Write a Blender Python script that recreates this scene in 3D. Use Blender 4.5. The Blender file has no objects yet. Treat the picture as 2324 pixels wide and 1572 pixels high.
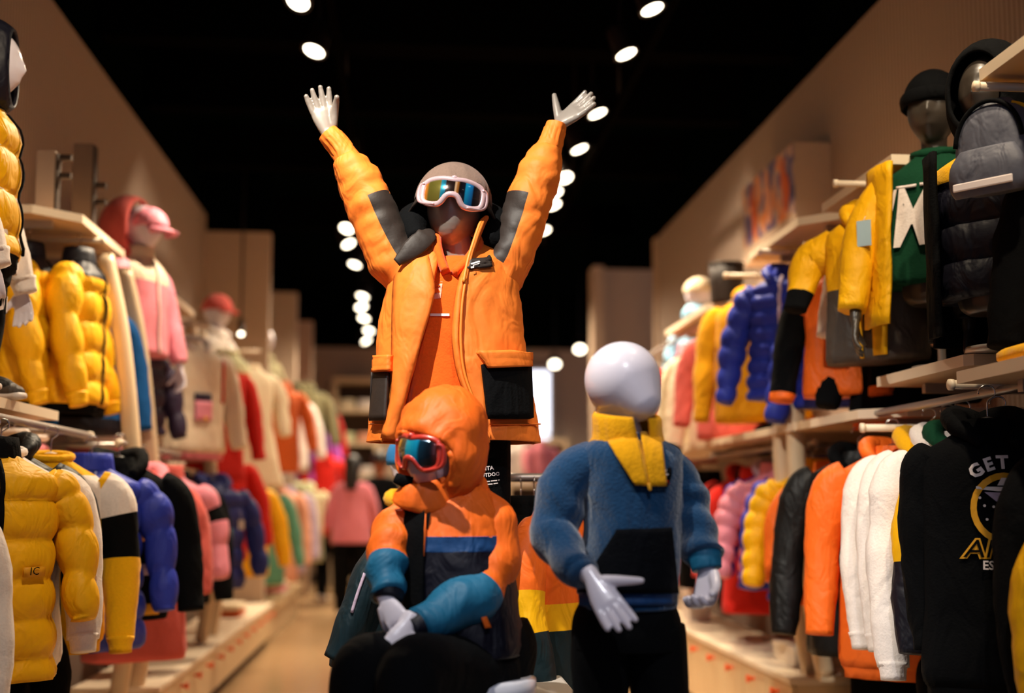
import bpy, bmesh, math, random
from mathutils import Vector, Matrix, noise
random.seed(7)
pi = math.pi
sc = bpy.context.scene
col = sc.collection
# ------------------------------------------------------------------ camera, world, exposure
F, PX, PY = 2700.0, 1162.0, 786.0            # focal length in pixels of the 2324x1572 frame
VPX, VPY = 933.0, 1135.0                     # where the aisle direction (+Y) meets the picture
EYE = Vector((0, 0, 1.1))
phi = math.radians(5.7)
theta = math.atan((PX - VPX) / F * math.cos(phi))
CYP = VPY - F * math.tan(phi)
fw = Vector((math.sin(theta) * math.cos(phi), math.cos(theta) * math.cos(phi), math.sin(phi)))
rt = Vector((math.cos(theta), -math.sin(theta), 0))
up = rt.cross(fw)
cam = bpy.data.cameras.new('camera'); camo = bpy.data.objects.new('camera', cam); col.objects.link(camo)
camo.matrix_world = Matrix(((rt.x, up.x, -fw.x, EYE.x), (rt.y, up.y, -fw.y, EYE.y), (rt.z, up.z, -fw.z, EYE.z), (0, 0, 0, 1)))
cam.sensor_width = 36; cam.lens = F / 2324 * 36; cam.shift_y = (CYP - PY) / 2324
cam.clip_start = .05; cam.clip_end = 100
cam.dof.use_dof = True; cam.dof.focus_distance = 3.12; cam.dof.aperture_fstop = 1.2
sc.camera = camo
sc.view_settings.view_transform = 'Standard'; sc.view_settings.look = 'None'
sc.view_settings.exposure = 0.0; sc.view_settings.gamma = 1; sc.view_settings.use_curve_mapping = False
wd = bpy.data.worlds.new('mall_light'); sc.world = wd; wd.use_nodes = True
wd.node_tree.nodes['Background'].inputs[0].default_value = (.62, .70, 1.0, 1)
wd.node_tree.nodes['Background'].inputs[1].default_value = .32
try:
    sc.cycles.max_bounces = 5; sc.cycles.diffuse_bounces = 3; sc.cycles.glossy_bounces = 3
    sc.cycles.sample_clamp_indirect = 4
except Exception: pass

def W(px, py, Y):
    """the point that lies on the sight line of a pixel, Y metres down the aisle"""
    d = fw + rt * ((px - PX) / F) - up * ((py - CYP) / F)
    return EYE + d * (Y / d.y)

# ------------------------------------------------------------------ materials
def lin(h):
    h = h.lstrip('#'); v = [int(h[i:i + 2], 16) / 255 for i in (0, 2, 4)]
    return [(x / 12.92 if x <= .04045 else ((x + .055) / 1.055) ** 2.4) for x in v] + [1]
MATS = {}
def mat(name, hexc='#888888', rough=.8, metal=0, bump=0, scale=200, vary=.12, sheen=0, emit=None, estr=0, coat=0, stretch=None):
    if name in MATS: return MATS[name]
    m = bpy.data.materials.new(name); m.use_nodes = True; nt = m.node_tree; b = nt.nodes['Principled BSDF']
    c = lin(hexc)
    tc = nt.nodes.new('ShaderNodeTexCoord')
    src = tc.outputs['Object']
    if stretch:
        mp = nt.nodes.new('ShaderNodeMapping'); mp.inputs['Scale'].default_value = stretch
        nt.links.new(src, mp.inputs[0]); src = mp.outputs[0]
    nz = nt.nodes.new('ShaderNodeTexNoise'); nz.inputs['Scale'].default_value = scale if bump else 9
    nz.inputs['Detail'].default_value = 3
    nt.links.new(src, nz.inputs['Vector'])
    mx = nt.nodes.new('ShaderNodeMix'); mx.data_type = 'RGBA'
    mx.inputs[6].default_value = [x * (1 - vary) for x in c[:3]] + [1]
    mx.inputs[7].default_value = [min(1, x * (1 + vary)) for x in c[:3]] + [1]
    nt.links.new(nz.outputs['Fac'], mx.inputs[0]); nt.links.new(mx.outputs[2], b.inputs['Base Color'])
    b.inputs['Roughness'].default_value = rough; b.inputs['Metallic'].default_value = metal
    if bump:
        bp = nt.nodes.new('ShaderNodeBump'); bp.inputs['Strength'].default_value = bump; bp.inputs['Distance'].default_value = .004
        nt.links.new(nz.outputs['Fac'], bp.inputs['Height']); nt.links.new(bp.outputs[0], b.inputs['Normal'])
    if sheen: b.inputs['Sheen Weight'].default_value = sheen; b.inputs['Sheen Roughness'].default_value = .5
    if coat: b.inputs['Coat Weight'].default_value = coat; b.inputs['Coat Roughness'].default_value = .15
    if emit: b.inputs['Emission Color'].default_value = lin(emit); b.inputs['Emission Strength'].default_value = estr
    MATS[name] = m
    return m
def folds(m, scale, strength, dist):
    """soft creases of the cloth as a second, coarser bump"""
    nt = m.node_tree; b = nt.nodes['Principled BSDF']; tc = nt.nodes.new('ShaderNodeTexCoord')
    mp = nt.nodes.new('ShaderNodeMapping'); mp.inputs['Scale'].default_value = (1, 1, .55); mp.inputs['Rotation'].default_value = (.3, .5, 0)
    nz = nt.nodes.new('ShaderNodeTexNoise'); nz.inputs['Scale'].default_value = scale; nz.inputs['Detail'].default_value = 2; nz.inputs['Distortion'].default_value = 1.2
    nt.links.new(tc.outputs['Object'], mp.inputs[0]); nt.links.new(mp.outputs[0], nz.inputs['Vector'])
    bp = nt.nodes.new('ShaderNodeBump'); bp.inputs['Strength'].default_value = strength; bp.inputs['Distance'].default_value = dist
    nt.links.new(nz.outputs['Fac'], bp.inputs['Height'])
    old = b.inputs['Normal'].links[0].from_node if b.inputs['Normal'].links else None
    if old: nt.links.new(bp.outputs[0], old.inputs['Normal'])
    else: nt.links.new(bp.outputs[0], b.inputs['Normal'])
    b.inputs['Specular IOR Level'].default_value = .3 if b.inputs['Roughness'].default_value < .7 else .12
    return m
def nylon(name, hexc): return folds(mat(name, hexc, .55, bump=.2, scale=60, vary=.06), 16, .55, .02)
def cloth(name, hexc, bump=.35): return folds(mat(name, hexc, .9, bump=bump, scale=160, vary=.1, sheen=0 if hexc < '#202020' else .12), 11, .5, .025)
m_orange = folds(mat('orange_shell_fabric', '#f5802c', .6, bump=.18, scale=60, vary=.05), 13, .6, .02)
m_orange_in = cloth('orange_knit', '#f4651c', .3)
m_orange2 = nylon('orange_nylon', '#f26c1c')
m_pipe = mat('orange_piping', '#f08a2a', .5)
m_brown = mat('dark_brown_shell', '#2a201b', .6, bump=.2, scale=60)
m_black = cloth('black_cloth', '#050608'); m_blackny = nylon('black_nylon', '#060708')
m_capb = cloth('grey_brown_cap', '#7d675b', .3)
m_silver = mat('silver_grey_mannequin', '#8f867e', .3, metal=.2, vary=.03)
m_white = mat('white_mannequin', '#e2dbe6', .28, vary=.02, coat=.3)
m_dkman = mat('dark_grey_mannequin', '#3a332c', .35, vary=.05)
m_fleece = cloth('blue_fleece', '#083a60', .9); MATS['blue_fleece'].node_tree.nodes['Principled BSDF'].inputs['Sheen Weight'].default_value = .45
m_yfleece = cloth('yellow_fleece', '#eba50c', .6)
m_navyp = cloth('navy_black_pile', '#05070d', .7)
m_teal = nylon('teal_blue_nylon', '#1a6488'); m_navy = nylon('navy_nylon', '#0e0e1c'); m_midblue = nylon('mid_blue_nylon', '#1a4477')
m_dteal = nylon('dark_teal_nylon', '#0a2129')
m_yel = nylon('yellow_nylon', '#f6b708'); m_yellow = cloth('yellow_cotton', '#f3b413')
m_whitec = cloth('white_cotton', '#f1e6de'); m_cream = cloth('cream_cotton', '#ecdcbc'); m_creamny = nylon('cream_nylon', '#f0dcc0')
m_blue = nylon('royal_blue_nylon', '#2437a8'); m_bluec = cloth('blue_cotton', '#16508c'); m_bpuff = nylon('navy_blue_nylon', '#25307a')
m_purple = nylon('dark_purple_nylon', '#2d2038'); m_coral = cloth('coral_wool', '#d8635c'); m_pink = nylon('pink_nylon', '#ee93a6'); m_pinkc = cloth('pink_cotton', '#ea8a98')
m_red = nylon('red_nylon', '#d3201a'); m_redc = cloth('red_cotton', '#d4281f'); m_green = cloth('green_cotton', '#12402a'); m_sage = cloth('sage_green_fleece', '#5f9a80')
m_lav = cloth('lavender_cotton', '#b9a6bc'); m_celery = cloth('pale_green_fleece', '#d6d8ac'); m_peach = cloth('peach_cotton', '#eba88a'); m_pumpk = cloth('rust_orange_cotton', '#d2622c')
m_violet = cloth('violet_cotton', '#b25ac0'); m_olive = cloth('olive_grey_fleece', '#8a8462'); m_sky = nylon('sky_blue_nylon', '#8fcdf0'); m_charc = nylon('charcoal_nylon', '#4a423c'); m_grey = nylon('slate_grey_nylon', '#585a66')
m_wood = mat('beige_laminate', '#d8b48c', .5, vary=.03); m_edge = mat('pale_shelf_edge', '#ecd9bd', .45, vary=.03)
m_cab = mat('cream_cabinet_paint', '#d9bd92', .4, vary=.03); m_toe = mat('dark_toe_kick', '#3a2c20', .6)
m_knob = mat('orange_knob', '#ee5a1c', .4)
m_post = mat('beige_upright_paint', '#dcc3a0', .4, vary=.03)
m_chrome = mat('chrome', '#d0cac4', .2, metal=1, vary=.02); m_rail = mat('grey_painted_rail', '#a39a93', .35, metal=.5)
m_hang = mat('dark_hanger_plastic', '#1c1614', .4); m_hangw = mat('pale_wood_hanger', '#e4cbb0', .5)
m_ceil = mat('black_ceiling_paint', '#030605', .95, vary=.1); m_beam = mat('black_beam_paint', '#060504', .8)
for m_ in (m_ceil, m_beam): m_.node_tree.nodes['Principled BSDF'].inputs['Specular IOR Level'].default_value = 0
m_lampb = mat('black_lamp_housing', '#181210', .4)
m_lens = mat('lamp_lens', '#ffffff', .3, emit='#fff0d2', estr=9)
m_print = mat('white_print', '#f2e6e2', .6); m_pinkprint = mat('pink_print', '#efa58c', .6); m_yprint = mat('yellow_print', '#e9a514', .6)
m_frame = mat('pearl_pink_frame', '#ecc9cf', .2, metal=.4, coat=.5); m_redframe = mat('red_goggle_frame', '#c6392e', .25, coat=.5)
m_tag = mat('pale_paper_tag', '#e8dcd8', .7); m_bluetag = mat('pale_blue_tag', '#a9c4cf', .6)
m_skin = mat('skin', '#a8633f', .55); m_hair = mat('black_hair', '#120b08', .5, bump=.4, scale=90)
m_rub = mat('white_rubber_sole', '#ddd3cc', .5); m_stool = mat('white_lacquer', '#dfe0ea', .25, coat=.4)
m_plinth = mat('white_display_plinth', '#cfc8c0', .4)

def striped(name, base, dark, freq):
    m = mat(name, base, .8, vary=.03); nt = m.node_tree; b = nt.nodes['Principled BSDF']
    tc = nt.nodes.new('ShaderNodeTexCoord'); wv = nt.nodes.new('ShaderNodeTexWave'); wv.bands_direction = 'Y'
    wv.inputs['Scale'].default_value = freq; wv.inputs['Distortion'].default_value = .4; wv.inputs['Detail'].default_value = 1
    mx = nt.nodes.new('ShaderNodeMix'); mx.data_type = 'RGBA'; mx.inputs[6].default_value = lin(base); mx.inputs[7].default_value = lin(dark)
    nt.links.new(tc.outputs['Object'], wv.inputs['Vector']); nt.links.new(wv.outputs['Fac'], mx.inputs[0]); nt.links.new(mx.outputs[2], b.inputs['Base Color'])
    bp = nt.nodes.new('ShaderNodeBump'); bp.inputs['Strength'].default_value = .4; bp.inputs['Distance'].default_value = .004
    nt.links.new(wv.outputs['Fac'], bp.inputs['Height']); nt.links.new(bp.outputs[0], b.inputs['Normal'])
    return m
m_wall = striped('ribbed_beige_wallpaper', '#b5a091', '#94806f', 9)
m_wallp = mat('beige_wall_paint', '#bda58f', .85, vary=.04)
m_floor = mat('beige_stone_floor', '#b08f68', .22, vary=.08)

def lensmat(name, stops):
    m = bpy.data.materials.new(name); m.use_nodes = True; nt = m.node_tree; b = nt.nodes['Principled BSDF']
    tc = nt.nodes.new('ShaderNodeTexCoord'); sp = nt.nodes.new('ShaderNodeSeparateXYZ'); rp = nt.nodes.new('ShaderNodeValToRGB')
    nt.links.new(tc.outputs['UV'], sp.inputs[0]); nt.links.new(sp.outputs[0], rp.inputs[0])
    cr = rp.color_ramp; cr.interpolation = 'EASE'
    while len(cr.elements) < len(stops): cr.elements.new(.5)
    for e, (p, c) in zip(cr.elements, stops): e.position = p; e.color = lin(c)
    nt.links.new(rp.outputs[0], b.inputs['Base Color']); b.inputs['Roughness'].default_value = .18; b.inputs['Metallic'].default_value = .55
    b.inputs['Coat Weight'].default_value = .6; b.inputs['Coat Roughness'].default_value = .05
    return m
m_lensA = lensmat('ski_lens_painted_reflection', [(0, '#8a6a38'), (.05, '#d8842e'), (.1, '#6b6428'), (.28, '#7a7030'), (.31, '#1d86a0'), (.36, '#1a6f8c'), (.39, '#2a1a14'), (.52, '#251713'), (.55, '#d8b08a'), (.58, '#a86a30'), (.62, '#150f12'), (.70, '#151a26'), (.73, '#1a9ad0'), (.82, '#1b76c0'), (.86, '#1c1a22'), (1, '#4a3c3c')])  # reflected surroundings painted as colour bands into the lens
m_lensB = lensmat('teal_lens_painted_reflection', [(0, '#d8a018'), (.16, '#e0b020'), (.22, '#5a5038'), (.38, '#6a6048'), (.45, '#18b4d8'), (.66, '#12a8dc'), (.72, '#123a52'), (.88, '#15202c'), (1, '#702a24')])  # banded reflection painted into this lens colour as well

# ------------------------------------------------------------------ mesh helpers
def cr(pts, t):
    n = len(pts) - 1; i = min(int(t * n), n - 1); u = t * n - i
    def g(k): return pts[max(0, min(n, k))]
    out = []
    for a, b, c, d in zip(g(i - 1), g(i), g(i + 1), g(i + 2)):
        out.append(.5 * (2 * b + (c - a) * u + (2 * a - 5 * b + 4 * c - d) * u * u + (3 * b - a - 3 * c + d) * u ** 3))
    return out
def tup(r): return (r, r) if isinstance(r, (int, float)) else tuple(r)
class G:
    """a growing mesh: vertices, faces, material index"""
    def __init__(s): s.v = []; s.f = []; s.m = []; s.uv = None
    def add(s, v, f, m=0):
        o = len(s.v); s.v += [Vector(x) for x in v]
        for q in f: s.f.append([i + o for i in q]); s.m.append(m)
    def grid(s, rings, closed=True, cap0=False, cap1=False, mf=None):
        n = len(rings[0]); v = [p for r in rings for p in r]; o = len(s.v); s.v += [Vector(x) for x in v]
        for i in range(len(rings) - 1):
            for j in range(n if closed else n - 1):
                k = (j + 1) % n
                s.f.append([o + i * n + j, o + i * n + k, o + (i + 1) * n + k, o + (i + 1) * n + j])
                s.m.append(mf(i / (len(rings) - 1), j / n) if mf else 0)
        if cap0: s.f.append([o + j for j in range(n)][::-1]); s.m.append(mf(0, .5) if mf else 0)
        if cap1: s.f.append([o + (len(rings) - 1) * n + j for j in range(n)]); s.m.append(mf(1, .5) if mf else 0)
        return s
    def box(s, x0, x1, y0, y1, z0, z1, m=0):
        s.add([(x, y, z) for z in (z0, z1) for y in (y0, y1) for x in (x0, x1)],
              [(0, 2, 3, 1), (4, 5, 7, 6), (0, 1, 5, 4), (2, 6, 7, 3), (0, 4, 6, 2), (1, 3, 7, 5)], m); return s
    def prism(s, poly, z0, z1, m=0):
        n = len(poly); s.add([(x, y, z0) for x, y in poly] + [(x, y, z1) for x, y in poly],
            [list(range(n))[::-1], list(range(n, 2 * n))] + [[i, (i + 1) % n, n + (i + 1) % n, n + i] for i in range(n)], m); return s
    def ball(s, c, r, n=14, rot=None, fn=None):
        rings = []; c = Vector(c); r = tup(r) if not isinstance(r, (int, float)) else (r, r, r)
        for i in range(1, n):
            a = pi * i / n; ring = []
            for j in range(2 * n):
                b = 2 * pi * j / (2 * n); d = Vector((math.sin(a) * math.cos(b), math.sin(a) * math.sin(b), -math.cos(a)))
                p = Vector((d.x * r[0], d.y * r[1], d.z * r[2]))
                if fn: p = fn(d, p)
                if rot: p = rot @ p
                ring.append(c + p)
            rings.append(ring)
        return s.grid(rings, True, True, True)
    def sweep(s, pts, rad, n=16, sub=5, ref=(0, -1, 0), mod=None, mf=None, cap=True, pw=2.0):
        pts = [tuple(p) for p in pts]; rad = [tup(r) for r in rad]; ref = Vector(ref); N = (len(pts) - 1) * sub
        C = [Vector(cr(pts, i / N)) for i in range(N + 1)]; R = [cr(rad, i / N) for i in range(N + 1)]
        rings = []
        for i in range(N + 1):
            T = (C[min(i + 1, N)] - C[max(i - 1, 0)]).normalized()
            S = T.cross(ref)
            if S.length < 1e-4: S = T.cross(Vector((1, .2, .1)))
            S.normalize(); O = S.cross(T).normalized(); ring = []
            for j in range(n):
                a = 2 * pi * j / n; ca, sa = math.cos(a), math.sin(a)
                q = (abs(ca) ** pw + abs(sa) ** pw) ** (-1 / pw) if pw != 2 else 1
                k = mod(i / N, a, C[i]) if mod else 0
                ring.append(C[i] + S * ca * q * (R[i][0] + k) + O * sa * q * (R[i][1] + k))
            rings.append(ring)
        return s.grid(rings, True, cap, cap, (lambda t, u: mf(t, u * 2 * pi)) if mf else None)

def link(o, parent=None):
    col.objects.link(o)
    if parent: o.parent = parent
    return o
def obj(name, g, mats, parent=None, org=None, smooth=True, rm=0, sm=0, sol=0, bev=0, sub=0, stuff=False):
    me = bpy.data.meshes.new(name); v = [p - org for p in g.v] if org is not None else g.v
    me.from_pydata([tuple(p) for p in v], [], g.f)
    for m in (mats if isinstance(mats, (list, tuple)) else [mats]): me.materials.append(m)
    if any(g.m): me.polygons.foreach_set('material_index', g.m)
    if smooth: me.polygons.foreach_set('use_smooth', [True] * len(me.polygons))
    if g.uv:
        ul = me.uv_layers.new(name='uv')
        for lp in me.loops: ul.data[lp.index].uv = g.uv[lp.vertex_index]
    me.update()
    o = link(bpy.data.objects.new(name, me), parent)
    if rm:
        md = o.modifiers.new('skin', 'REMESH'); md.mode = 'VOXEL'; md.voxel_size = rm; md.use_smooth_shade = True
        s2 = o.modifiers.new('soft', 'SMOOTH'); s2.factor = .5; s2.iterations = sm or 4
    if sol:
        md = o.modifiers.new('thick', 'SOLIDIFY'); md.thickness = sol; md.offset = -1 if sol > 0 else 1; md.thickness = abs(sol)
    if bev:
        md = o.modifiers.new('edge', 'BEVEL'); md.width = bev; md.segments = 2; md.limit_method = 'ANGLE'
    if sub:
        md = o.modifiers.new('soft', 'SUBSURF'); md.levels = sub; md.render_levels = sub
    return o
def thing(name, label, cat, loc, rz=0, group=None):
    o = bpy.data.objects.new(name, None); link(o); o.empty_display_size = .05
    o.location = loc; o.rotation_euler = (0, 0, rz); return tag(o, label, cat, group)
def tag(o, label, cat, group=None):
    o['label'] = label; o['category'] = cat
    if group: o['group'] = group
    return o
def struct(o): o['kind'] = 'structure'; return o
def ns(p, sc_=1): return noise.noise(Vector(p) * sc_)

def text_geo(s, size, bold=0):
    cu = bpy.data.curves.new('t', 'FONT'); cu.body = s; cu.size = size; cu.align_x = 'CENTER'; cu.align_y = 'CENTER'; cu.resolution_u = 2; cu.offset = bold
    o = bpy.data.objects.new('t', cu); col.objects.link(o)
    me = bpy.data.meshes.new_from_object(o.evaluated_get(bpy.context.evaluated_depsgraph_get()))
    if size > .1:                                    # large letters follow the cloth: cut them into small pieces
        bm = bmesh.new(); bm.from_mesh(me); bmesh.ops.triangulate(bm, faces=bm.faces[:])
        for _ in range(4):
            es = [e for e in bm.edges if e.calc_length() > size * .09]
            if not es: break
            bmesh.ops.subdivide_edges(bm, edges=es, cuts=1); bmesh.ops.triangulate(bm, faces=bm.faces[:])
        bm.to_mesh(me); bm.free()
    v = [x.co.copy() for x in me.vertices]; f = [list(p.vertices) for p in me.polygons]
    bpy.data.objects.remove(o); bpy.data.curves.remove(cu); bpy.data.meshes.remove(me)
    return v, f

# ------------------------------------------------------------------ mannequin pieces
def head_geo(g, c, R, w=.072, d=.088, h=.105, feat=0.0, n=18, back=.25, chin=.012, ty=.22):
    """egg-shaped mannequin head; local +x right, -y face, +z up"""
    def fn(dv, p):
        x, y, z = p
        lo = max(0, -dv.z)
        x *= 1 - .30 * lo ** 1.6
        y *= 1 - ty * lo ** 1.8
        if dv.y < 0: y -= chin * lo
        else: y *= 1 - back * lo ** 1.6
        fr = max(0, -dv.y)
        y -= feat * .016 * math.exp(-((dv.x / .16) ** 2 + ((dv.z + .12) / .2) ** 2)) * fr          # nose
        y += feat * .009 * math.exp(-(((abs(dv.x) - .36) / .2) ** 2 + ((dv.z - .1) / .14) ** 2)) * fr  # eye hollows
        y -= feat * .006 * math.exp(-((dv.x / .3) ** 2 + ((dv.z + .5) / .08) ** 2)) * fr             # lips
        return Vector((x, y, z))
    return g.ball(c, (w, d, h), n, R, fn)
def axes(face, upv):
    """rotation whose local -y looks along face and +z along upv"""
    y = -Vector(face).normalized(); x = y.cross(Vector(upv)).normalized(); z = x.cross(y)
    return Matrix((x, y, z)).transposed()
def hand_geo(g, w, d, n, ts, k=1.0, curl=(.25, .3, .35, .4), spread=.09, tout=.7, tcurl=.2, flat=False):
    """wrist w, pointing d, palm looks along n, thumb on side ts*(d x n); k = 1 adult"""
    w = Vector(w); d = Vector(d).normalized(); n = (Vector(n) - d * Vector(n).dot(d)).normalized(); s = d.cross(n) * ts
    # palm
    prof = [(-.03, .021, .019), (0, .022, .018), (.025, .030, .017), (.055, .038, .0155), (.08, .040, .0135), (.092, .036, .010)]
    rings = []
    for t, a, b in prof:
        ring = []
        for j in range(14):
            an = 2 * pi * j / 14; ca, sa = math.cos(an), math.sin(an); q = (abs(ca) ** 2.6 + abs(sa) ** 2.6) ** (-1 / 2.6)
            ring.append(w + k * (d * t + s * (a * ca * q) + n * (b * sa * q)))
        rings.append(ring)
    g.grid(rings, True, True, True)
    for i, (off, ln) in enumerate(((.030, .070), (.0105, .080), (-.0105, .074), (-.030, .058))):
        dd = (d + s * (spread * (1.5 - i))).normalized(); p = w + k * (d * .082 + s * off); P = [p - dd * .02 * k, p]; a = 0
        for sg in (.45, .31, .24):
            a += curl[i] * (.8 if sg == .45 else 1.0)
            p = p + (dd * math.cos(a) + n * math.sin(a)) * ln * sg * k; P.append(p)
        g.sweep(P, [.0105 * k, .0112 * k, .0106 * k, .0100 * k, .0080 * k], 10, 4, ref=s)
        g.ball(P[-1], .0088 * k, 6)
    p = w + k * (d * .020 + s * .022); td = (d * math.cos(tout) + s * math.sin(tout) + n * .25).normalized(); P = [p]
    for i, sg in enumerate((.042, .032, .024)):
        p = p + (td * math.cos(tcurl * i) + n * math.sin(tcurl * i)) * sg * k; P.append(p)
    g.sweep(P, [.0165 * k, .0145 * k, .0120 * k, .0092 * k], 10, 4, ref=n)
    g.ball(P[-1], .0098 * k, 6)
    return g
def goggles(root, org, c, R, hw, hh, lens, frame, strap, head_r, band=True):
    """ski goggles: lens, frame, nose notch and strap; local x right, -y out of the face, z up"""
    top = [(-1, .55), (-.8, .9), (-.4, 1), (0, .92), (.4, 1), (.8, .9), (1, .55)]
    bot = [(-1, -.55), (-.82, -.92), (-.42, -1), (-.16, -.38), (.16, -.38), (.42, -1), (.82, -.92), (1, -.55)]
    def ip(tb, u):
        for (a, va), (b, vb) in zip(tb, tb[1:]):
            if a <= u <= b: return va + (vb - va) * (u - a) / (b - a)
        return tb[-1][1]
    def pt(u, v, o): return c + R @ Vector((u * hw, hw * .42 * u * u - .010 * (1 - v * v) - o, v * hh))
    g = G(); rings = []; g.uv = []
    for i in range(33):
        u = -.97 + 1.94 * i / 32; b, t = ip(bot, u), ip(top, u); ring = []
        for j in range(9):
            ring.append(pt(u, b + (t - b) * j / 8, .006)); g.uv.append(((u + 1) / 2, j / 8))
        rings.append(ring)
    g.grid(rings, False)
    base = obj('goggles', G().sweep([pt(u, v, .004) for u, v in (top + bot[::-1] + [top[0]])], [(.0085 * hw / .078, .007 * hw / .078)] * (len(top) + len(bot) + 1), 8, 4, ref=R @ Vector((0, -1, 0))), frame, root, org)
    base['label'] = 'ski goggles with pale outrigger frame'
    l = obj('lens', g, lens, base, org, sol=-.003); l['label'] = 'lens with reflected bands painted into its colour'
    # side outriggers
    for sx in (-1, 1):
        q = [pt(sx * 1.0, .62, .012), pt(sx * 1.13, .45, .008), pt(sx * 1.16, -.35, .006), pt(sx * 1.02, -.85, .01), pt(sx * .55, -1.08, .012)]
        obj('outrigger', G().sweep(q, [.004, .006, .006, .005, .003], 8, 4), frame, base, org)
    obj('top_clip', G().ball(pt(0, 1.08, .008), (.009, .006, .007), 8), frame, base, org)
    sp = [pt(-1.05, 0, -.002)] + [c + R @ Vector((-head_r * 1.07 * math.cos(b), hw * .42 + .01 + head_r * 1.95 * math.sin(b), .006)) for b in [pi * (i + .5) / 9 for i in range(9)]] + [pt(1.05, 0, -.002)]
    if band: obj('strap', G().sweep(sp, [(.0025, .014)] * len(sp), 8, 3, ref=R @ Vector((0, .01, -1))), strap, base, org)
    return base
# ------------------------------------------------------------------ the setting
XL, XR, TOP = -1.65, 2.11, 3.37
def bx(name, x0, x1, y0, y1, z0, z1, m, parent=None, bev=0): return obj(name, G().box(x0, x1, y0, y1, z0, z1), m, parent, smooth=False, bev=bev)
struct(bx('floor', -4, 5, -2, 19, -.1, 0, m_floor))
struct(bx('ceiling', -4, 5, -2, 19, 3.95, 4.05, m_ceil))
struct(bx('wall_left', XL - .15, XL, -1.2, 17, 0, TOP, m_wall))
struct(bx('wall_right', XR, XR + .15, -1.2, 10.1, 0, TOP, m_wall))
struct(bx('wall_back', -4, 5, 16.6, 16.75, 0, 3.22, m_wallp))
# black bulkheads above the walls up to the ceiling
struct(bx('trim_1', XL - .3, XL - .02, -1.2, 17, TOP, 3.95, m_ceil))
struct(bx('trim_2', XR + .02, XR + .3, -1.2, 10.1, TOP, 3.95, m_ceil))
struct(bx('trim_3', -4, 5, 16.62, 16.8, 3.22, 3.95, m_ceil))
# fins that close each bay on the left, the cross wall and pier on the right
def topz(py, Y): return W(933, py, Y).z
for i, (Y, pxf, pyt) in enumerate(((9.5, 604, 533), (12.0, 668, 667), (14.1, 705, 731))):
    xf = W(pxf, 1000, Y).x
    struct(bx('trim_%d' % (4 + i), XL, xf, Y, Y + .12, 0, topz(pyt, Y), m_wallp))
    if i == 0: struct(bx('trim_%d' % (14 + i), XL - .02, xf, Y + .01, Y + .11, topz(pyt, Y), 3.95, m_ceil))
Yc = 11.2
xa, xb, xc2 = W(1343, 800, Yc).x, W(1368, 800, Yc).x, 4.2
struct(bx('wall_right.001', xb, xc2, Yc, Yc + .15, 0, topz(603, Yc), m_wallp))
struct(bx('trim_7', xa, xb, Yc - .12, Yc + .15, 0, topz(601, Yc), m_wallp))
struct(bx('trim_8', xa, xc2, Yc, Yc + .2, topz(601, Yc), 3.95, m_ceil))
struct(bx('trim_9', XR - .02, XR + .17, 10.0, 10.12, 0, TOP, m_wallp))
struct(bx('baseboard_left', XL, XL + .02, -1.2, 17, 0, .1, m_toe))
struct(bx('baseboard_back', -4, 5, 16.57, 16.6, 0, .1, m_toe))
# bright window in the back wall: frame and lit pane
def px_rect(x0, x1, y0, y1, Y): a = W(x0, y1, Y); b = W(x1, y0, Y); return a.x, b.x, a.z, b.z
wx0, wx1, wz0, wz1 = px_rect(1203, 1247, 842, 1050, 16.5)
m_win = mat('daylit_pane', '#ffffff', .1, emit='#e6ecff', estr=2.2)
wn = struct(obj('window_1', G().box(wx0 - .06, wx1 + .06, 16.5, 16.6, wz0 - .06, wz1 + .06), m_wallp, smooth=False))
obj('window_pane', G().box(wx0, wx1, 16.48, 16.5, wz0, wz1), m_win, wn, smooth=False)
# ceiling beams, ducts and tracks
for i, (py, Y) in enumerate(((100, 6.2), (255, 7.3), (385, 9.0), (520, 11.2))):
    z = W(933, py, Y).z; z = min(z, 3.86)
    struct(bx('trim_%d' % (20 + i), XL, XR, Y, Y + .14, z, 3.95, m_beam))
    if i < 2:
        d = obj('ceiling_duct', G().sweep([(XL + .3 + i * .4, Y + .5, 3.72), (XR - .5, Y + .5, 3.72)], [.07, .07], 12, 2, ref=(0, 0, 1)), m_beam)
        tag(d, ['round black duct behind the nearest ceiling beam', 'round black duct behind the second ceiling beam'][i], 'duct')
struct(bx('trim_26', -.4, -.36, 4.0, 16, 3.32, 3.36, m_beam)); struct(bx('trim_27', 1.14, 1.18, 3.0, 11, 3.32, 3.36, m_beam))
for x in (-.38, 1.16):
    g = G()
    for y in (4.5, 6.5, 8.5, 10.5): g.sweep([(x, y, 3.36), (x, y, 3.95)], [.006, .006], 6, 1)
    o = obj('track_hanger_rods', g, m_lampb, bpy.data.objects['trim_26' if x < 0 else 'trim_27'])
    o['kind'] = 'stuff'

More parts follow.
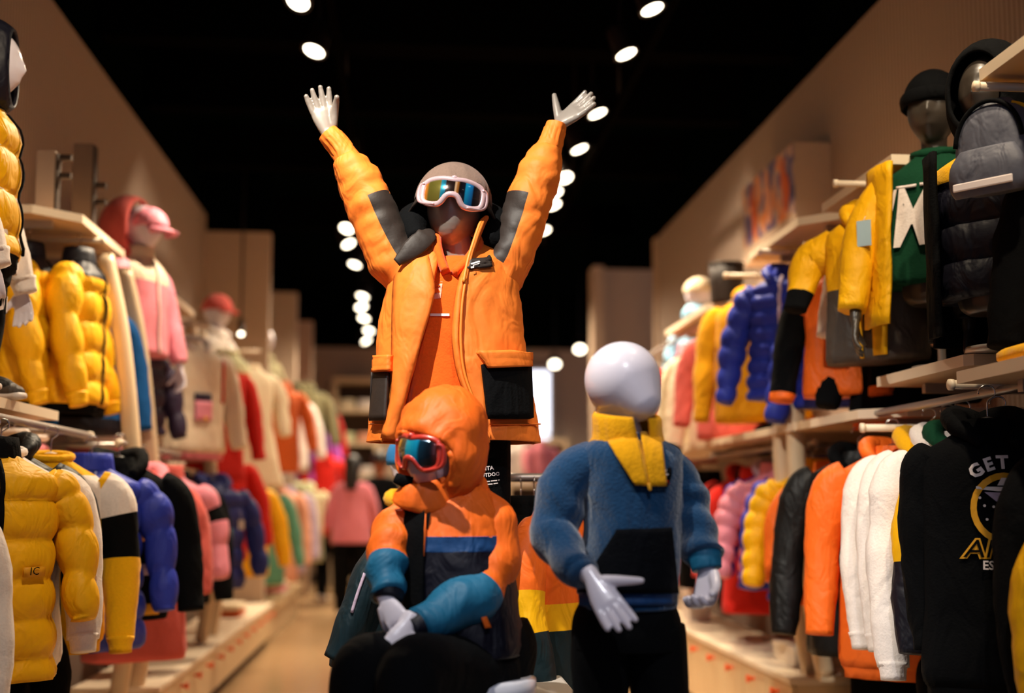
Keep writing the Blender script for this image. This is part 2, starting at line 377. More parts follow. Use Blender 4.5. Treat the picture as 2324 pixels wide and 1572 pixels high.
# ------------------------------------------------------------------ spotlights on the tracks
WARM = (1, .80, .56); NEUT = (1, .93, .82)
def spotlamp(label, p, aim, power=0, colr=WARM, size=70, r=.055, group=None, track=None, lamp_r=.04, blend=.6):
    """a track spotlight: housing, ring, lens, yoke, stem and the light it gives"""
    p = Vector(p); aim = Vector(aim); d = (aim - p).normalized()
    t = thing('track_spotlight', label, 'spotlight', p, group=group)
    ref = Vector((0, 0, 1)) if abs(d.z) < .95 else Vector((0, 1, 0))
    obj('housing', G().sweep([-d * .15, -d * .14, -d * .01, Vector((0, 0, 0))], [r * .7, r * .92, r * 1.05, r * 1.05], 16, 2, ref=ref), m_lampb, t)
    obj('lens', G().sweep([d * -.004, d * .003], [r * .92, r * .9], 18, 1, ref=ref), m_lens, t)
    obj('trim_ring', G().sweep([d * -.012, d * .006], [r * 1.1, r * 1.1], 18, 1, ref=ref, cap=False), m_lampb, t, sol=.004)
    tz = (track or 3.95) - p.z
    obj('stem', G().sweep([-d * .08, Vector((-d.x * .08, -d.y * .08, tz * .5)), Vector((-d.x * .08, -d.y * .08, tz))], [.008, .008, .008], 6, 2, ref=(0, 1, 0)), m_lampb, t)
    if power:
        l = bpy.data.lights.new('beam', 'SPOT'); l.energy = power; l.color = colr; l.spot_size = math.radians(size); l.spot_blend = blend; l.shadow_soft_size = lamp_r
        o = link(bpy.data.objects.new('beam', l), t); o.location = d * .03; o.rotation_euler = d.to_track_quat('-Z', 'Y').to_euler()
    return t
HL = 2.12
def lamp_at(px, py): return W(px, py, HL * F / (VPY - py))
E = 190
left = [(677, 2, 'large glaring spotlight at the top edge left of the raised hand', -1.2, 3.8), (713, 115, 'second spotlight from the top on the left track', -1.15, 5.0),
        (787, 518, 'upper of the paired far spotlights beside the orange sleeve', -1.2, 8.0), (791, 553, 'lower of the paired far spotlights beside the orange sleeve', .6, 9),
        (805, 600, 'single small spotlight below the pair beside the orange sleeve', -1.2, 10.5), (823, 672, 'top one of the far cluster of spotlights on the left track', -1.2, 12),
        (820, 696, 'second of the far cluster of spotlights on the left track', 0, 12), (826, 722, 'middle one of the far cluster of spotlights on the left track', -1.1, 13),
        (837, 750, 'second lowest of the far cluster of spotlights on the left track', -.9, 14), (831, 773, 'lowest of the far cluster of spotlights on the left track', .8, 15)]
for i, (px, py, lab, ax, ay) in enumerate(left):
    p = lamp_at(px, py); ay2 = min(ay, p.y - .6) if i > 1 else ay
    spotlamp(lab, p, (ax, ay2, .9), E * (1.3 if i < 2 else 1), r=.055 if i < 5 else .062, group='spotlights on the left track')
right = [(1480, 20, 'topmost spotlight of the right track near the picture top', 1.6, 3.9), (1421, 122, 'second spotlight from the top on the right track', 1.7, 4.4),
         (1356, 257, 'spotlight just right of the raised open hand', 1.7, 5.0), (1315, 338, 'spotlight right of the orange jacket cuff', 1.7, 5.8),
         (1282, 403, 'bright spotlight beside the right orange forearm', 1.7, 6.6), (1258, 437, 'small spotlight touching the right orange sleeve edge', 1.75, 7.4),
         (1255, 465, 'spotlight beside the black band of the right sleeve', 1.75, 8.2), (1233, 523, 'lowest spotlight half behind the right orange sleeve', 1.7, 8.8)]
for i, (px, py, lab, ax, ay) in enumerate(right):
    p = lamp_at(px, py); spotlamp(lab, p, (ax + .25, p.y - .3, .9) if i < 4 else (ax, min(ay, p.y - .7), .9), E * .9, r=.055 if i < 5 else .06, group='spotlights on the right track')
p = W(1053, 214, 7.6); spotlamp('lone round downlight in the middle of the dark ceiling', p, p - Vector((0, .25, 1)), 210, r=.075, track=3.95, size=150, blend=.4)
for i, Y in enumerate((11.0, 14.2)): spotlamp(['added downlight out of view behind the orange mannequin', 'furthest downlight added out of view'][i], (p.x, Y, 3.45), (p.x, Y - .3, 0), 300, r=.075, size=150, blend=.4, group='added downlights out of view')  # two hidden downlights added to brighten the fins and the back
p = W(1316, 792, 14.5); spotlamp('small far spotlight above the white mannequin head', p, p + Vector((-.1, -1, -1.2)), 40, r=.07, track=3.95)
p = W(1259, 826, 15.5); spotlamp('faint far spotlight above the bright back window', p, p + Vector((-.1, -1, -1.2)), 0, r=.07, track=3.95)
p = W(547, 757, 9.3); spotlamp('small bare spotlight on the fin beside the cream dress', p, p + Vector((.1, -.6, -1)), 15, r=.022, track=3.95)
# the nearest lamps of the same tracks, above and behind the viewer, light the display and the near racks; one cool fill lamp is added
near = [((-.62, 1.95, 3.25), (.13, 3.2, 1.6), 380, NEUT, 52, .02), ((1.16, 1.6, 3.25), (1.55, 3.4, 1.5), 110, WARM, 70, .04), ((-.38, 2.2, 3.25), (-1.15, 3.7, 1.2), 115, WARM, 70, .04),
        ((1.16, 2.7, 3.25), (1.35, 3.3, 1.0), 70, WARM, 75, .04), ((.45, .2, 3.25), (.5, 2.6, 1.15), 110, (.92, .92, 1), 34, .05)]
for i, (p, a, e, c_, s_, lr) in enumerate(near):
    spotlamp(['near left track spotlight aimed at the orange jacket', 'near right track spotlight aimed at the shelf mannequins', 'near left track spotlight aimed at the yellow jackets',
              'near right track spotlight aimed at the hanging hoodies', 'added front fill lamp aimed at the white headed mannequin'][i], p, a, e, c_, s_, lamp_r=lr, group='spotlights nearest the entrance')

# ------------------------------------------------------------------ hanging garments
def prof(tb, z):
    for p, q in zip(tb, tb[1:]):
        if p[0] >= z >= q[0]:
            t = (p[0] - z) / (p[0] - q[0]) if p[0] != q[0] else 0; t2 = t
            return [a + (b - a) * t2 for a, b in zip(p[1:], q[1:])]
    return list(tb[-1][1:])
def garment(name, label, cat, loc, yaw=0, L=.56, Wd=.18, D=.085, m=None, puff=0, collar='stand', sl=.5, spread=.05, bands=None, sbands=None, slm=None,
            colm=None, cuff=None, hem=None, zipm=None, patches=(), texts=(), hang=None, parent=None, part=None, sleeves=(-1, 1), group=None, res=1.0, flare=1.05, fwd=.04, lift=0, seed=None, arms=None):
    """a garment on its shoulders; local -y is its front, origin at the neck"""
    sd = seed if seed is not None else random.random() * 50
    org = Vector((0, 0, 0)) if True else None
    if parent is None: root = thing(name, label, cat, loc, yaw, group)
    else: root = parent
    pr = [(0.02, .05, .045), (-.005, .065, .055), (-.03, Wd * .62, D * .72), (-.06, Wd * .93, D * .9), (-.10, Wd, D), (-L * .5, Wd * .98, D * 1.02), (-L * .97, Wd * flare, D * 1.05), (-L, Wd * flare * .97, D * 1.0)]
    allm = [m] + [b[1] for b in (bands or [])]
    n = max(16, int(32 * res)); rows = max(14, int((64 if puff else 26) * res)); rings = []
    def pf(z): return .017 * (abs(math.sin(pi * (z + .02) / puff)) ** .6 - .62) if puff else 0
    def kf(t, z):
        ca, sa = math.cos(t), math.sin(t); dn = -z / L
        return pf(z) * (1 if dn > .08 else .3) + .016 * dn * ns((ca * 3 + sd, sa * 3, z * 3)) + .006 * dn * math.sin(5 * t + sd + 3 * z) + .007 * ns((ca * 5 + sd, sa * 5, z * 9))
    zs = [pr[0][0] + (-L - pr[0][0]) * (i / rows) for i in range(rows + 1)]
    zs = sorted(set([-.0, -.02, -.045] + zs), reverse=True)
    for z in zs:
        a, b = prof(pr, z); ring = []; dn = -z / L
        for j in range(n):
            t = 2 * pi * j / n; ca, sa = math.cos(t), math.sin(t); q = (abs(ca) ** 2.5 + abs(sa) ** 2.5) ** (-1 / 2.5)
            k = kf(t, z)
            ring.append(Vector(((a + k) * ca * q, (b + k) * sa * q, z)))
        rings.append(ring)
    def bm(t, u):
        if not bands: return 0
        z = -t; x = math.cos(2 * pi * u)
        for k, bd in enumerate(bands):
            if bd[0] <= t + (bd[3] if len(bd) > 3 else 0) * x < bd[2]: return k + 1
        return 0
    bname = part or 'body'
    body = obj(bname, G().grid(rings, True, False, True, bm), allm, root, smooth=True)
    sub = body if parent is not None else root
    if parent is not None: body.location = loc; body.rotation_euler = (0, 0, yaw)
    def surf(x, z):
        a, b = prof(pr, z); q = min(.98, abs(x) / max(a, .01)); y0 = -b * (1 - q ** 2.5) ** (1 / 2.5)
        t = math.atan2(y0 / b, x / a); return y0 - max(-.004, kf(t, z)) * abs(math.sin(t))
    # sleeves
    smats = [slm or m] + [b[1] for b in (sbands or [])]
    for sx in sleeves:
        x0 = sx * (Wd - .035)
        ln = sl
        P = arms[sx] if arms else [(x0, 0, -.075), (sx * (Wd + .015), -.004, -.12), (sx * (Wd + .03 + spread * .5), -fwd * .4, -ln * .5), (sx * (Wd + .025 + spread * .8), -fwd * 1.2, -ln * .8), (sx * (Wd + .02 + spread), -fwd * 2.0, -ln - .03)]
        pp = puff or 0
        N = 6 if not puff else max(3, int(ln / puff * 1.0))
        def md(t, a, c, pp=pp, N=N): return (.014 * (abs(math.sin(pi * (t * N + .12 * math.sin(a + sd)))) ** .6 - .62) if pp else .006 * ns((c.z * 22 + math.cos(a) * 2.2, sd, math.sin(a) * 1.6))) + .008 * ns((c.x * 9 + sd, c.y * 9, c.z * 9)) - (.014 * math.sin(a) ** 2 if not pp else .004)
        def sm_(t, a):
            for k, bd in enumerate(sbands or []):
                if bd[0] <= t < bd[2]: return k + 1
            return 0
        s_o = obj('sleeve', G().sweep(P, [(.052, .055), (.066, .066), (.06, .062), (.053, .054), (.042, .044)], max(12, int(18 * res)), (12 if puff else 7) if res > .6 else 5, mod=md, mf=sm_), smats, sub)
        if cuff:
            e = Vector(P[-1]); d = (Vector(P[-1]) - Vector(P[-2])).normalized()
            obj('cuff', G().sweep([e - d * .012, e + d * .01, e + d * .035], [.043, .036, .034], 14, 2), cuff, sub)
    if hem:
        hr = [[Vector((p.x * k, p.y * k, z)) for p in rings[-1]] for k, z in ((1.0, -L + .004), (.95, -L - .012), (.95, -L - .035), (.8, -L - .036))]
        obj('hem_band', G().grid(hr, True), hem, sub)
    cm = colm or m
    if collar == 'hood':
        P = [(-.035, -.075, -.045), (-.075, -.035, -.005), (-.075, .03, .022), (-.035, .075, .01), (0, .088, -.01), (.035, .075, .01), (.075, .03, .022), (.075, -.035, -.005), (.035, -.075, -.045)]
        obj('hood', G().sweep(P, [.016, .024, .034, .046, .052, .046, .034, .024, .016], 12, 4, ref=(0, 0, 1), mod=lambda t, a, c: .006 * ns((c.x * 20 + sd, c.y * 20, a))), cm, sub)
    elif collar == 'stand':
        rr = [[Vector((r * 1.15 * math.cos(2 * pi * j / 20), r * math.sin(2 * pi * j / 20) * .95, z)) for j in range(20)] for r, z in ((.068, -.012), (.064, .02), (.060, .045), (.052, .046), (.05, .0))]
        obj('collar', G().grid(rr, True), cm, sub)
    elif collar == 'crew':
        P = [(.064 * math.cos(a), .054 * math.sin(a), .012 - .01 * math.sin(-a)) for a in [2 * pi * i / 12 for i in range(13)]]
        obj('neckband', G().sweep(P, [(.010, .012)] * 13, 8, 2, ref=(0, 0, 1)), cm, sub)
    def decal(nm, x0, x1, z0, z1, mm, th=.004, sk=0):
        nx, nz = max(2, int(abs(x1 - x0) / .015)), max(2, int(abs(z1 - z0) / .02)); rs = []
        for i in range(nz + 1):
            z = z0 + (z1 - z0) * i / nz; xs = sk * (z0 - z)
            rs.append([Vector((x0 + (x1 - x0) * j / nx + xs, surf(x0 + (x1 - x0) * j / nx + xs, z) - th, z)) for j in range(nx + 1)])
        return obj(nm, G().grid(rs, False), mm, sub, sol=.006)
    if zipm: decal('zipper', -.006, .006, -.02, -L + .005, zipm)
    for p in patches: decal(p[0], p[1], p[2], p[3], p[4], p[5], p[6] if len(p) > 6 else .004)
    for tx in texts:
        v, f = text_geo(tx[0], tx[3], tx[5] if len(tx) > 5 else 0); g = G()
        rot = tx[6] if len(tx) > 6 else 0; c_, s_ = math.cos(rot), math.sin(rot)
        vv = []
        if len(tx) > 7: v = [Vector((p.x * tx[7] + p.y * .12, p.y, 0)) for p in v]
        for p in v:
            x = tx[1] + p.x * c_ - p.y * s_; z = tx[2] + p.x * s_ + p.y * c_
            vv.append((x, surf(x, z) - .013, z))
        g.add(vv, f); o = obj('lettering', g, tx[4], sub, smooth=False); o['label'] = 'printed lettering'
    if hang:
        hanger(hang, (loc[0], loc[1], loc[2]), yaw, label, hang == 'pale', lift)
    root_b = body
    return root, sub, surf
HANG_N = [0]
def hanger(kind, loc, yaw, of, pale, lift=0):
    t = thing('clothes_hanger', ('pale' if pale else 'dark') + ' hanger carrying the ' + ' '.join(of.split()[:10]), 'hanger', loc, yaw, 'clothes hangers on the rails')
    hk = [(0, 0, .015), (0, 0, .055), (.004, 0, .068), (.020, 0, .082), (.016, 0, .100), (0, 0, .106), (-.017, 0, .098), (-.02, 0, .084)]
    obj('hook', G().sweep(hk, [.0022] * 8, 6, 4, ref=(0, 1, 0)), m_chrome, t)
    obj('shoulder_bar', G().sweep([(-.135, 0, -.058), (-.06, 0, -.018), (0, 0, .018), (.06, 0, -.018), (.135, 0, -.058)], [(.007, .010), (.009, .011), (.010, .012), (.009, .011), (.007, .010)], 8, 3, ref=(0, 1, 0)), m_hangw if pale else m_hang, t)
def rail(name, label, a, b, r=.0125, m=None, brk=None):
    a = Vector(a); b = Vector(b); t = thing(name, label, 'rail', a); d = b - a
    up_ = (0, 0, 1)
    obj('bar', G().sweep([Vector((0, 0, 0)), d * .5, d], [r, r, r], 12, 2, ref=up_), m or m_rail, t)
    for p in (Vector((0, 0, 0)), d):
        dn = d.normalized(); obj('end_cap', G().sweep([p - dn * .006, p + dn * .006], [r * 1.25, r * 1.25], 12, 1, ref=up_), m_edge, t)
    for q in (brk or []):
        q = Vector(q) - a; s0 = d * max(0, min(1, q.dot(d) / d.dot(d)))
        obj('bracket', G().sweep([s0, (s0 + q) / 2, q], [(.008, .012)] * 3, 8, 1, ref=(0, .3, 1)), m or m_rail, t)
    return t
# ------------------------------------------------------------------ loft along picture rows (real depth from b)
def rows_loft(rows, Y0, n=40, sub=4, gap=False, mod=None, mf=None, cap=True, dy=0):
    """rows: (py, xL, xR, half depth, [gap left px, gap right px, centre shift in Y])"""
    N = (len(rows) - 1) * sub; rings = []; info = []
    for i in range(N + 1):
        r = cr(rows, i / N); py, xl, xr, b = r[:4]; Yc = Y0 + dy + (r[6] if len(r) > 6 else 0)
        L_, R_ = W(xl, py, Yc), W(xr, py, Yc); c = (L_ + R_) / 2; a = (R_.x - L_.x) / 2
        if gap:
            gl, gr = W(r[4], py, Yc - b).x, W(r[5], py, Yc - b).x
            t0 = math.asin(max(-.97, min(.97, (gr - c.x) / a))); t1 = 2 * pi + math.asin(max(-.97, min(.97, (gl - c.x) / a)))
        else: t0, t1 = 0, 2 * pi
        ring = []
        for j in range(n + 1 if gap else n):
            t = t0 + (t1 - t0) * j / n; s_, c_ = math.sin(t), math.cos(t)
            q = (abs(s_) ** 2.3 + abs(c_) ** 2.3) ** (-1 / 2.3) if not gap else 1
            k = mod(py, t, c) if mod else 0
            ring.append(Vector((c.x + (a + k) * s_ * q, Yc - (b + k) * c_ * q, c.z)))
        rings.append(ring); info.append((py, c.x, a, b, Yc))
    g = G().grid(rings, not gap, cap and not gap, cap and not gap, (lambda t, u: mf(cr(rows, t)[0], t0 + (t1 - t0) * u)) if mf else None)
    def surf(px, py):
        best = min(info, key=lambda q: abs(q[0] - py)); _, cx, a, b, Yc = best
        Y = Yc - b
        for _ in range(3):
            x = W(px, py, Y).x; q = min(.96, abs(x - cx) / a); Y = Yc - b * math.sqrt(1 - q * q)
        return Y
    return g, surf
def patch(quad, surf, eps, n=8, m=8, th=.006):
    """a piece sewn on the cloth; quad of pixels TL, TR, BR, BL"""
    rs = []
    for i in range(m + 1):
        v = i / m; row = []
        for j in range(n + 1):
            u = j / n
            x = (quad[0][0] * (1 - u) + quad[1][0] * u) * (1 - v) + (quad[3][0] * (1 - u) + quad[2][0] * u) * v
            y = (quad[0][1] * (1 - u) + quad[1][1] * u) * (1 - v) + (quad[3][1] * (1 - u) + quad[2][1] * u) * v
            row.append(W(x, y, surf(x, y) - eps))
        rs.append(row)
    return G().grid(rs, False)
def ptext(s, cx, cy, hpx, surf, eps, bold=0, rot=0, shear=0, sx=1.0):
    v, f = text_geo(s, .09, bold * .09); v = [p / .09 for p in v]; g = G(); c_, s_ = math.cos(rot), math.sin(rot); out = []
    for p in v:
        x, y = (p.x + shear * p.y) * hpx * sx, p.y * hpx; X, Y_ = cx + x * c_ + y * s_, cy - y * c_ + x * s_
        out.append(W(X, Y_, surf(X, Y_) - eps))
    g.add(out, f); return g
def L3(pts, Y): return [W(p[0], p[1], Y + (p[2] if len(p) > 2 else 0)) for p in pts]
def S(px, Y): return px * Y / F

# ================================================================== 1. orange mannequin with raised arms
Y0 = 3.2
base = W(1035, 1135, Y0); base.z = .62
ora = thing('child_mannequin', 'silver-grey child mannequin in open orange parka, both arms raised', 'mannequin', base)
pl = bx('display_plinth', base.x - .3, base.x + .3, Y0 - .22, Y0 + .3, .299, .62, m_plinth, bev=.01); tag(pl, 'tall white plinth under the orange parka mannequin', 'plinth')
Rh = axes(Vector((-.12, -1, .42)), (.10, .3, 1))
hc = W(1030, 478, Y0)
g = G(); head_geo(g, hc, Rh, .074, .09, .108, feat=.6)
g.sweep([hc + Rh @ Vector((0, .02, -.05)), W(1040, 575, Y0 + .01), W(1040, 650, Y0 + .02)], [(.045, .045), (.043, .043), (.06, .05)], 14, 5)
g.sweep(L3([(1036, 600), (1036, 640), (1034, 760), (1034, 900), (1034, 1000)], Y0 + .02), [(.05, .04), (.12, .07), (.11, .075), (.10, .07), (.11, .075)], 16, 4)
for P, w in (([(960, 625), (872, 540), (835, 455), (795, 375), (744, 300)], 0), ([(1120, 625), (1180, 540), (1212, 440), (1240, 350), (1268, 280)], 0)):
    g.sweep(L3(P, Y0), [.04, .038, .033, .028, .018], 12, 4)
hand_geo(g, W(744, 303, Y0), W(722, 216, Y0) - W(748, 312, Y0), (.12, -1, .1), 1, .80, curl=(.1, .08, .1, .12), spread=.12, tout=.38, tcurl=.35)
hand_geo(g, W(1266, 284, Y0), W(1350, 214, Y0 - .01) - W(1262, 284, Y0), (-.3, -.75, .5), -1, .80, curl=(.08, .05, .05, .04), spread=.05, tout=1.05, tcurl=.0)
for x in (985, 1118):
    g.sweep(L3([(x, 980), (x, 1150), (x + (6 if x > 1050 else -6), 1400), (x, 1580)], Y0 + .02), [.05, .042, .035, .03], 12, 4)
body = obj('body', g, m_silver, ora, base, rm=.003, sm=2)
# trousers
tr, ts_ = rows_loft([(960, 930, 1160, .09), (1030, 935, 1156, .085), (1040, 945, 1150, .08)], Y0 + .02, sub=3)
tro = obj('trousers', tr, m_black, ora, base)
for x in (985, 1104):
    lg = obj('trouser_leg', G().sweep(L3([(x, 1000), (x + 2, 1100), (x, 1300), (x, 1490)], Y0 + .02), [(.064, .07), (.064, .066), (.062, .062), (.056, .06)], 18, 5, mod=lambda t, a, c: .003 * ns((c.x * 9, a, c.z * 9))), m_black, tro, base)
def legs(px, py):
    x = W(px, py, Y0).x - W(1105, py, Y0).x; q = min(.95, abs(x) / .062); return Y0 + .02 - .066 * math.sqrt(1 - q * q)
for s_, cx, cy, h in (('ANTA', 1103, 1063, 13), ('OUTDOOR', 1112, 1077, 11.5)):
    o = obj('lettering', ptext(s_, cx, cy, h, legs, .004, .03, rot=-.1), m_print, tro, base, smooth=False); o['label'] = 'white printed lettering on the leg'
for x0, x1, y in ((1075, 1090, 1094), (1092, 1112, 1092), (1114, 1128, 1090), (1130, 1139, 1088), (1075, 1096, 1100), (1099, 1118, 1098), (1120, 1130, 1096)):
    obj('small_print', patch([(x0, y), (x1, y - 1.5), (x1, y + 1), (x0, y + 2.5)], legs, .004, 2, 1), m_print, tro, base)
for x in (985, 1104):
    q = W(x, 1500, Y0); obj('boot', G().sweep([Vector((q.x, Y0 + .03, .74)), Vector((q.x, Y0 + .02, .68)), Vector((q.x, Y0 - .03, .655)), Vector((q.x, Y0 - .1, .65))], [(.042, .045), (.042, .045), (.042, .032), (.036, .025)], 12, 4, ref=(0, -.3, 1)), m_black, ora, base)
# hoodie underneath
wr = lambda py, t, c: .004 * ns((t * 3, py * .03, 1.7)) + .003 * ns((t * 7, py * .06, 4))
hd, hs = rows_loft([(588, 985, 1090, .05), (605, 950, 1120, .075), (640, 930, 1140, .10), (720, 925, 1145, .112), (850, 925, 1145, .112), (960, 920, 1150, .112), (985, 930, 1140, .105)], Y0, mod=wr)
hood_in = obj('hoodie', hd, m_orange_in, ora, base); hood_in['label'] = 'orange hoodie under the open parka'
obj('hoodie_collar', G().sweep(L3([(1012, 618, -.105), (998, 585, -.085), (990, 550, -.05), (1000, 528, .03), (1040, 520, .07), (1082, 530, .03), (1085, 555, -.05), (1062, 590, -.085), (1030, 622, -.105)], Y0), [(.012, .022), (.014, .02), (.015, .018), (.014, .018), (.014, .018), (.014, .018), (.015, .018), (.014, .02), (.012, .02)], 10, 5), m_orange_in, hood_in, base)
for q, lab in (([(988, 606), (1010, 602), (1004, 640), (984, 636)], 'pink chest print'), ([(983, 640), (1004, 643), (1000, 676), (978, 680)], 'pink chest print')):
    o = obj('print', patch(q, hs, .006, 6, 6), m_pinkprint, hood_in, base); o['label'] = lab
for cx, cy, a in ((998, 612, .3), (992, 632, .3), (990, 652, .3), (990, 666, .3)):
    obj('print_bar', patch([(cx - 9, cy - 3), (cx + 9, cy - 6), (cx + 9, cy - 3), (cx - 9, cy)], hs, .009, 3, 1), m_orange_in, hood_in, base)
o = obj('print_stripe', patch([(976, 711), (1020, 711), (1020, 717), (976, 717)], hs, .007, 6, 1), m_print, hood_in, base); o['label'] = 'pale printed stripe'
# parka shell
def wrp(py, t, c):
    s1 = .006 * ns((t * 2.2, py * .012, .3)); s2 = .004 * ns((t * 6, py * .05, 2.2)); return s1 + s2
prow = [(556, 952, 1112, .062, 975, 1092), (575, 925, 1140, .085, 985, 1078), (600, 897, 1160, .11, 990, 1066), (640, 880, 1176, .13, 986, 1054), (700, 868, 1184, .142, 972, 1046), (780, 856, 1192, .15, 952, 1043), (860, 846, 1202, .154, 932, 1056), (930, 839, 1213, .158, 912, 1085), (985, 834, 1225, .162, 898, 1108), (1004, 833, 1228, .160, 893, 1112)]
pg, ps = rows_loft(prow, Y0, n=64, sub=5, gap=True, mod=wrp)
parka = obj('parka', pg, m_orange, ora, base, sol=-.012); parka['label'] = 'open orange parka with black pockets'
# facings that turn outward along the opening, and their piping
def edge_strip(side, w0, dep, m, nm, off=0):
    rs = []
    for i in range(46):
        r = cr(prow[1:], i / 45); py = r[0]; e = r[4] if side < 0 else r[5]; Yf = ps(e, py)
        k = w0(i / 45)
        rs.append([W(e + side * -k * u + off, py, Yf - dep * math.sin(pi * u) - .004 + .012 * u) for u in (0, .25, .5, .75, 1)])
    return obj(nm, G().grid(rs, False), m, parka, base, sol=.008)
edge_strip(1, lambda t: -4 + 22 * math.sin(pi * min(1, t * 1.1)) ** .5 if t < .9 else 8, .010, m_orange, 'front_placket')
lp = [W(cr(prow[1:], i / 20)[4] - (cr(prow[1:], i / 20)[4] - 893) * (.95 if i < 16 else .6), cr(prow[1:], i / 20)[0], 0) for i in range(21)]
P = []
for py, x in ((598, 912), (625, 899), (700, 893), (780, 893), (850, 891), (900, 886), (960, 874), (1003, 866)): P.append(W(x, py, ps(x, py) - .006))
obj('zipper', G().sweep(P, [.0035] * len(P), 6, 5), m_pipe, parka, base)
P = [W(x, py, ps(x, py) - .008) for py, x in ((590, 1066), (640, 1056), (700, 1048), (780, 1046), (850, 1055), (930, 1084), (1000, 1108))]
obj('zipper', G().sweep(P, [.004] * len(P), 6, 5), m_pipe, parka, base)
# folds of the left front that lap outward
rs = []
for i in range(26):
    t = i / 25; py = 575 + t * 420; xo = cr([(905,), (896,), (894,), (893,), (890,), (870,)], t)[0]; xi = cr([(972,), (985,), (965,), (940,), (915,), (893,)], t)[0]
    rs.append([W(xo + (xi - xo) * u, py, ps(min(max(xo + (xi - xo) * u, 850), 1210), py) - .006 - .014 * math.sin(pi * u ** .8) - .006 * ns((u * 3, t * 9, 5))) for u in [k / 8 for k in range(9)]])
o = obj('front_flap', G().grid(rs, False), m_orange, parka, base, sol=.008); o['label'] = 'left front of the parka folded outward'
# collar and hood
o = obj('collar', G().sweep(L3([(1056, 640, -.125), (1066, 590, -.105), (1080, 545, -.085), (1095, 507, -.06), (1103, 497, -.04)], Y0), [(.006, .016), (.008, .02), (.009, .024), (.009, .022), (.006, .012)], 12, 6), m_orange, parka, base)
o = obj('collar_piping', G().sweep(L3([(1052, 640, -.142), (1062, 590, -.124), (1076, 545, -.108), (1090, 506, -.086), (1098, 497, -.07), (1101, 505, -.06)], Y0), [.0045] * 6, 8, 6), m_pipe, parka, base)
o = obj('collar_lapel', G().sweep(L3([(900, 596, -.10), (935, 565, -.105), (968, 535, -.09), (976, 522, -.06)], Y0), [(.012, .005), (.026, .005), (.026, .005), (.012, .004)], 12, 6, mod=lambda t, a, c: .004 * ns((t * 8, a, 1))), m_brown, parka, base)
o['label'] = 'dark brown lapel of the collar'
o = obj('hood', G().sweep(L3([(948, 545, -.045), (938, 515, .02), (960, 505, .10), (1030, 510, .15), (1098, 508, .10), (1118, 518, .02), (1112, 560, -.04)], Y0), [(.026, .03), (.045, .05), (.065, .06), (.075, .065), (.065, .06), (.045, .05), (.03, .03)], 16, 5, mod=lambda t, a, c: .006 * ns((t * 14, a * 2, 3))), m_black, parka, base)
o['label'] = 'black lining of the lowered hood'
# sleeves: orange with a black inner panel, gathered cuff
def sleeve(P, R, blk, side, cuffP, cuffR):
    def md(t, a, c): return .007 * ns((c.x * 8, c.z * 16, a * .7)) + .0065 * ns((c.x * 30, c.z * 42, a * 1.2)) + .006 * (abs(math.sin(t * 19)) ** .6 - .6) * (.6 if t > .45 else .25)
    def mf(t, a):
        lo = blk[0]
        inner = -math.cos(a) * side
        return 1 if lo < t < blk[1] and inner > blk[2] and math.sin(a) > -.75 else 0
    s = obj('sleeve', G().sweep(L3(P, Y0), R, 40, 9, mod=md, mf=mf), [m_orange, m_brown], parka, base)
    s['label'] = 'orange padded sleeve with black inner panel'
    obj('cuff', G().sweep(L3(cuffP, Y0), cuffR, 40, 6, mod=lambda t, a, c: .0022 * math.sin(a * 13) * (1 if .25 < t < .75 else .2)), m_orange, s if False else parka, base)
sleeve([(948, 645), (905, 596), (868, 530), (836, 458), (806, 395), (786, 357)], [(.072, .075), (.076, .08), (.066, .075), (.064, .07), (.055, .06), (.037, .042)], (.14, .60, .05), -1,
       [(792, 366), (778, 345), (768, 330), (752, 312), (743, 302)], [(.036, .04), (.033, .037), (.032, .035), (.031, .034), (.029, .031)])
sleeve([(1118, 648), (1152, 600), (1178, 530), (1202, 455), (1229, 380), (1246, 336)], [(.072, .075), (.062, .078), (.060, .074), (.062, .07), (.056, .062), (.038, .044)], (.14, .58, .05), 1,
       [(1242, 346), (1250, 326), (1254, 312), (1260, 294), (1263, 281)], [(.040, .043), (.034, .038), (.031, .035), (.030, .032), (.028, .030)])
# pockets, flaps, badge, hem
for q, m_, nm, th, lab in (([(1091, 828), (1196, 828), (1202, 951), (1105, 951)], m_black, 'pocket', .016, 'black bellows pocket'), ([(842, 842), (886, 845), (880, 953), (838, 955)], m_brown, 'pocket', .014, 'dark brown bellows pocket'),
        ([(1080, 801), (1194, 800), (1193, 832), (1104, 836)], m_orange, 'pocket_flap', .024, None), ([(851, 808), (893, 806), (892, 842), (846, 846)], m_orange, 'pocket_flap', .022, None),
        ([(1066, 588), (1110, 586), (1114, 606), (1060, 613)], m_brown, 'chest_badge', .012, 'brown chest badge with white emblem')):
    o = obj(nm, patch(q, ps, th, 10, 8), m_, parka, base, sol=th * .9)
    if lab: o['label'] = lab
o = obj('pocket_tag', patch([(1143, 831), (1156, 831), (1156, 836), (1143, 836)], ps, .028, 2, 1), m_sky, parka, base)
o = obj('pocket_tag', patch([(866, 843), (872, 843), (872, 847), (866, 847)], ps, .026, 2, 1), m_sky, parka, base)
o = obj('badge_emblem', patch([(1068, 597), (1088, 591), (1090, 594), (1070, 600)], ps, .030, 4, 1), m_print, parka, base)
o = obj('badge_emblem', patch([(1072, 601), (1089, 596), (1088, 598), (1074, 603)], ps, .030, 4, 1), m_print, parka, base)
o = obj('badge_emblem', patch([(1068, 605), (1076, 603), (1076, 607), (1069, 609)], ps, .030, 2, 1), m_print, parka, base)
for xs in ((838, 890), (1112, 1226)):
    obj('hem_channel', G().sweep([W(x, 962, ps(x, 962) - .004) for x in [xs[0] + (xs[1] - xs[0]) * k / 6 for k in range(7)]], [(.002, .003)] * 7, 6, 2), m_orange, parka, base)
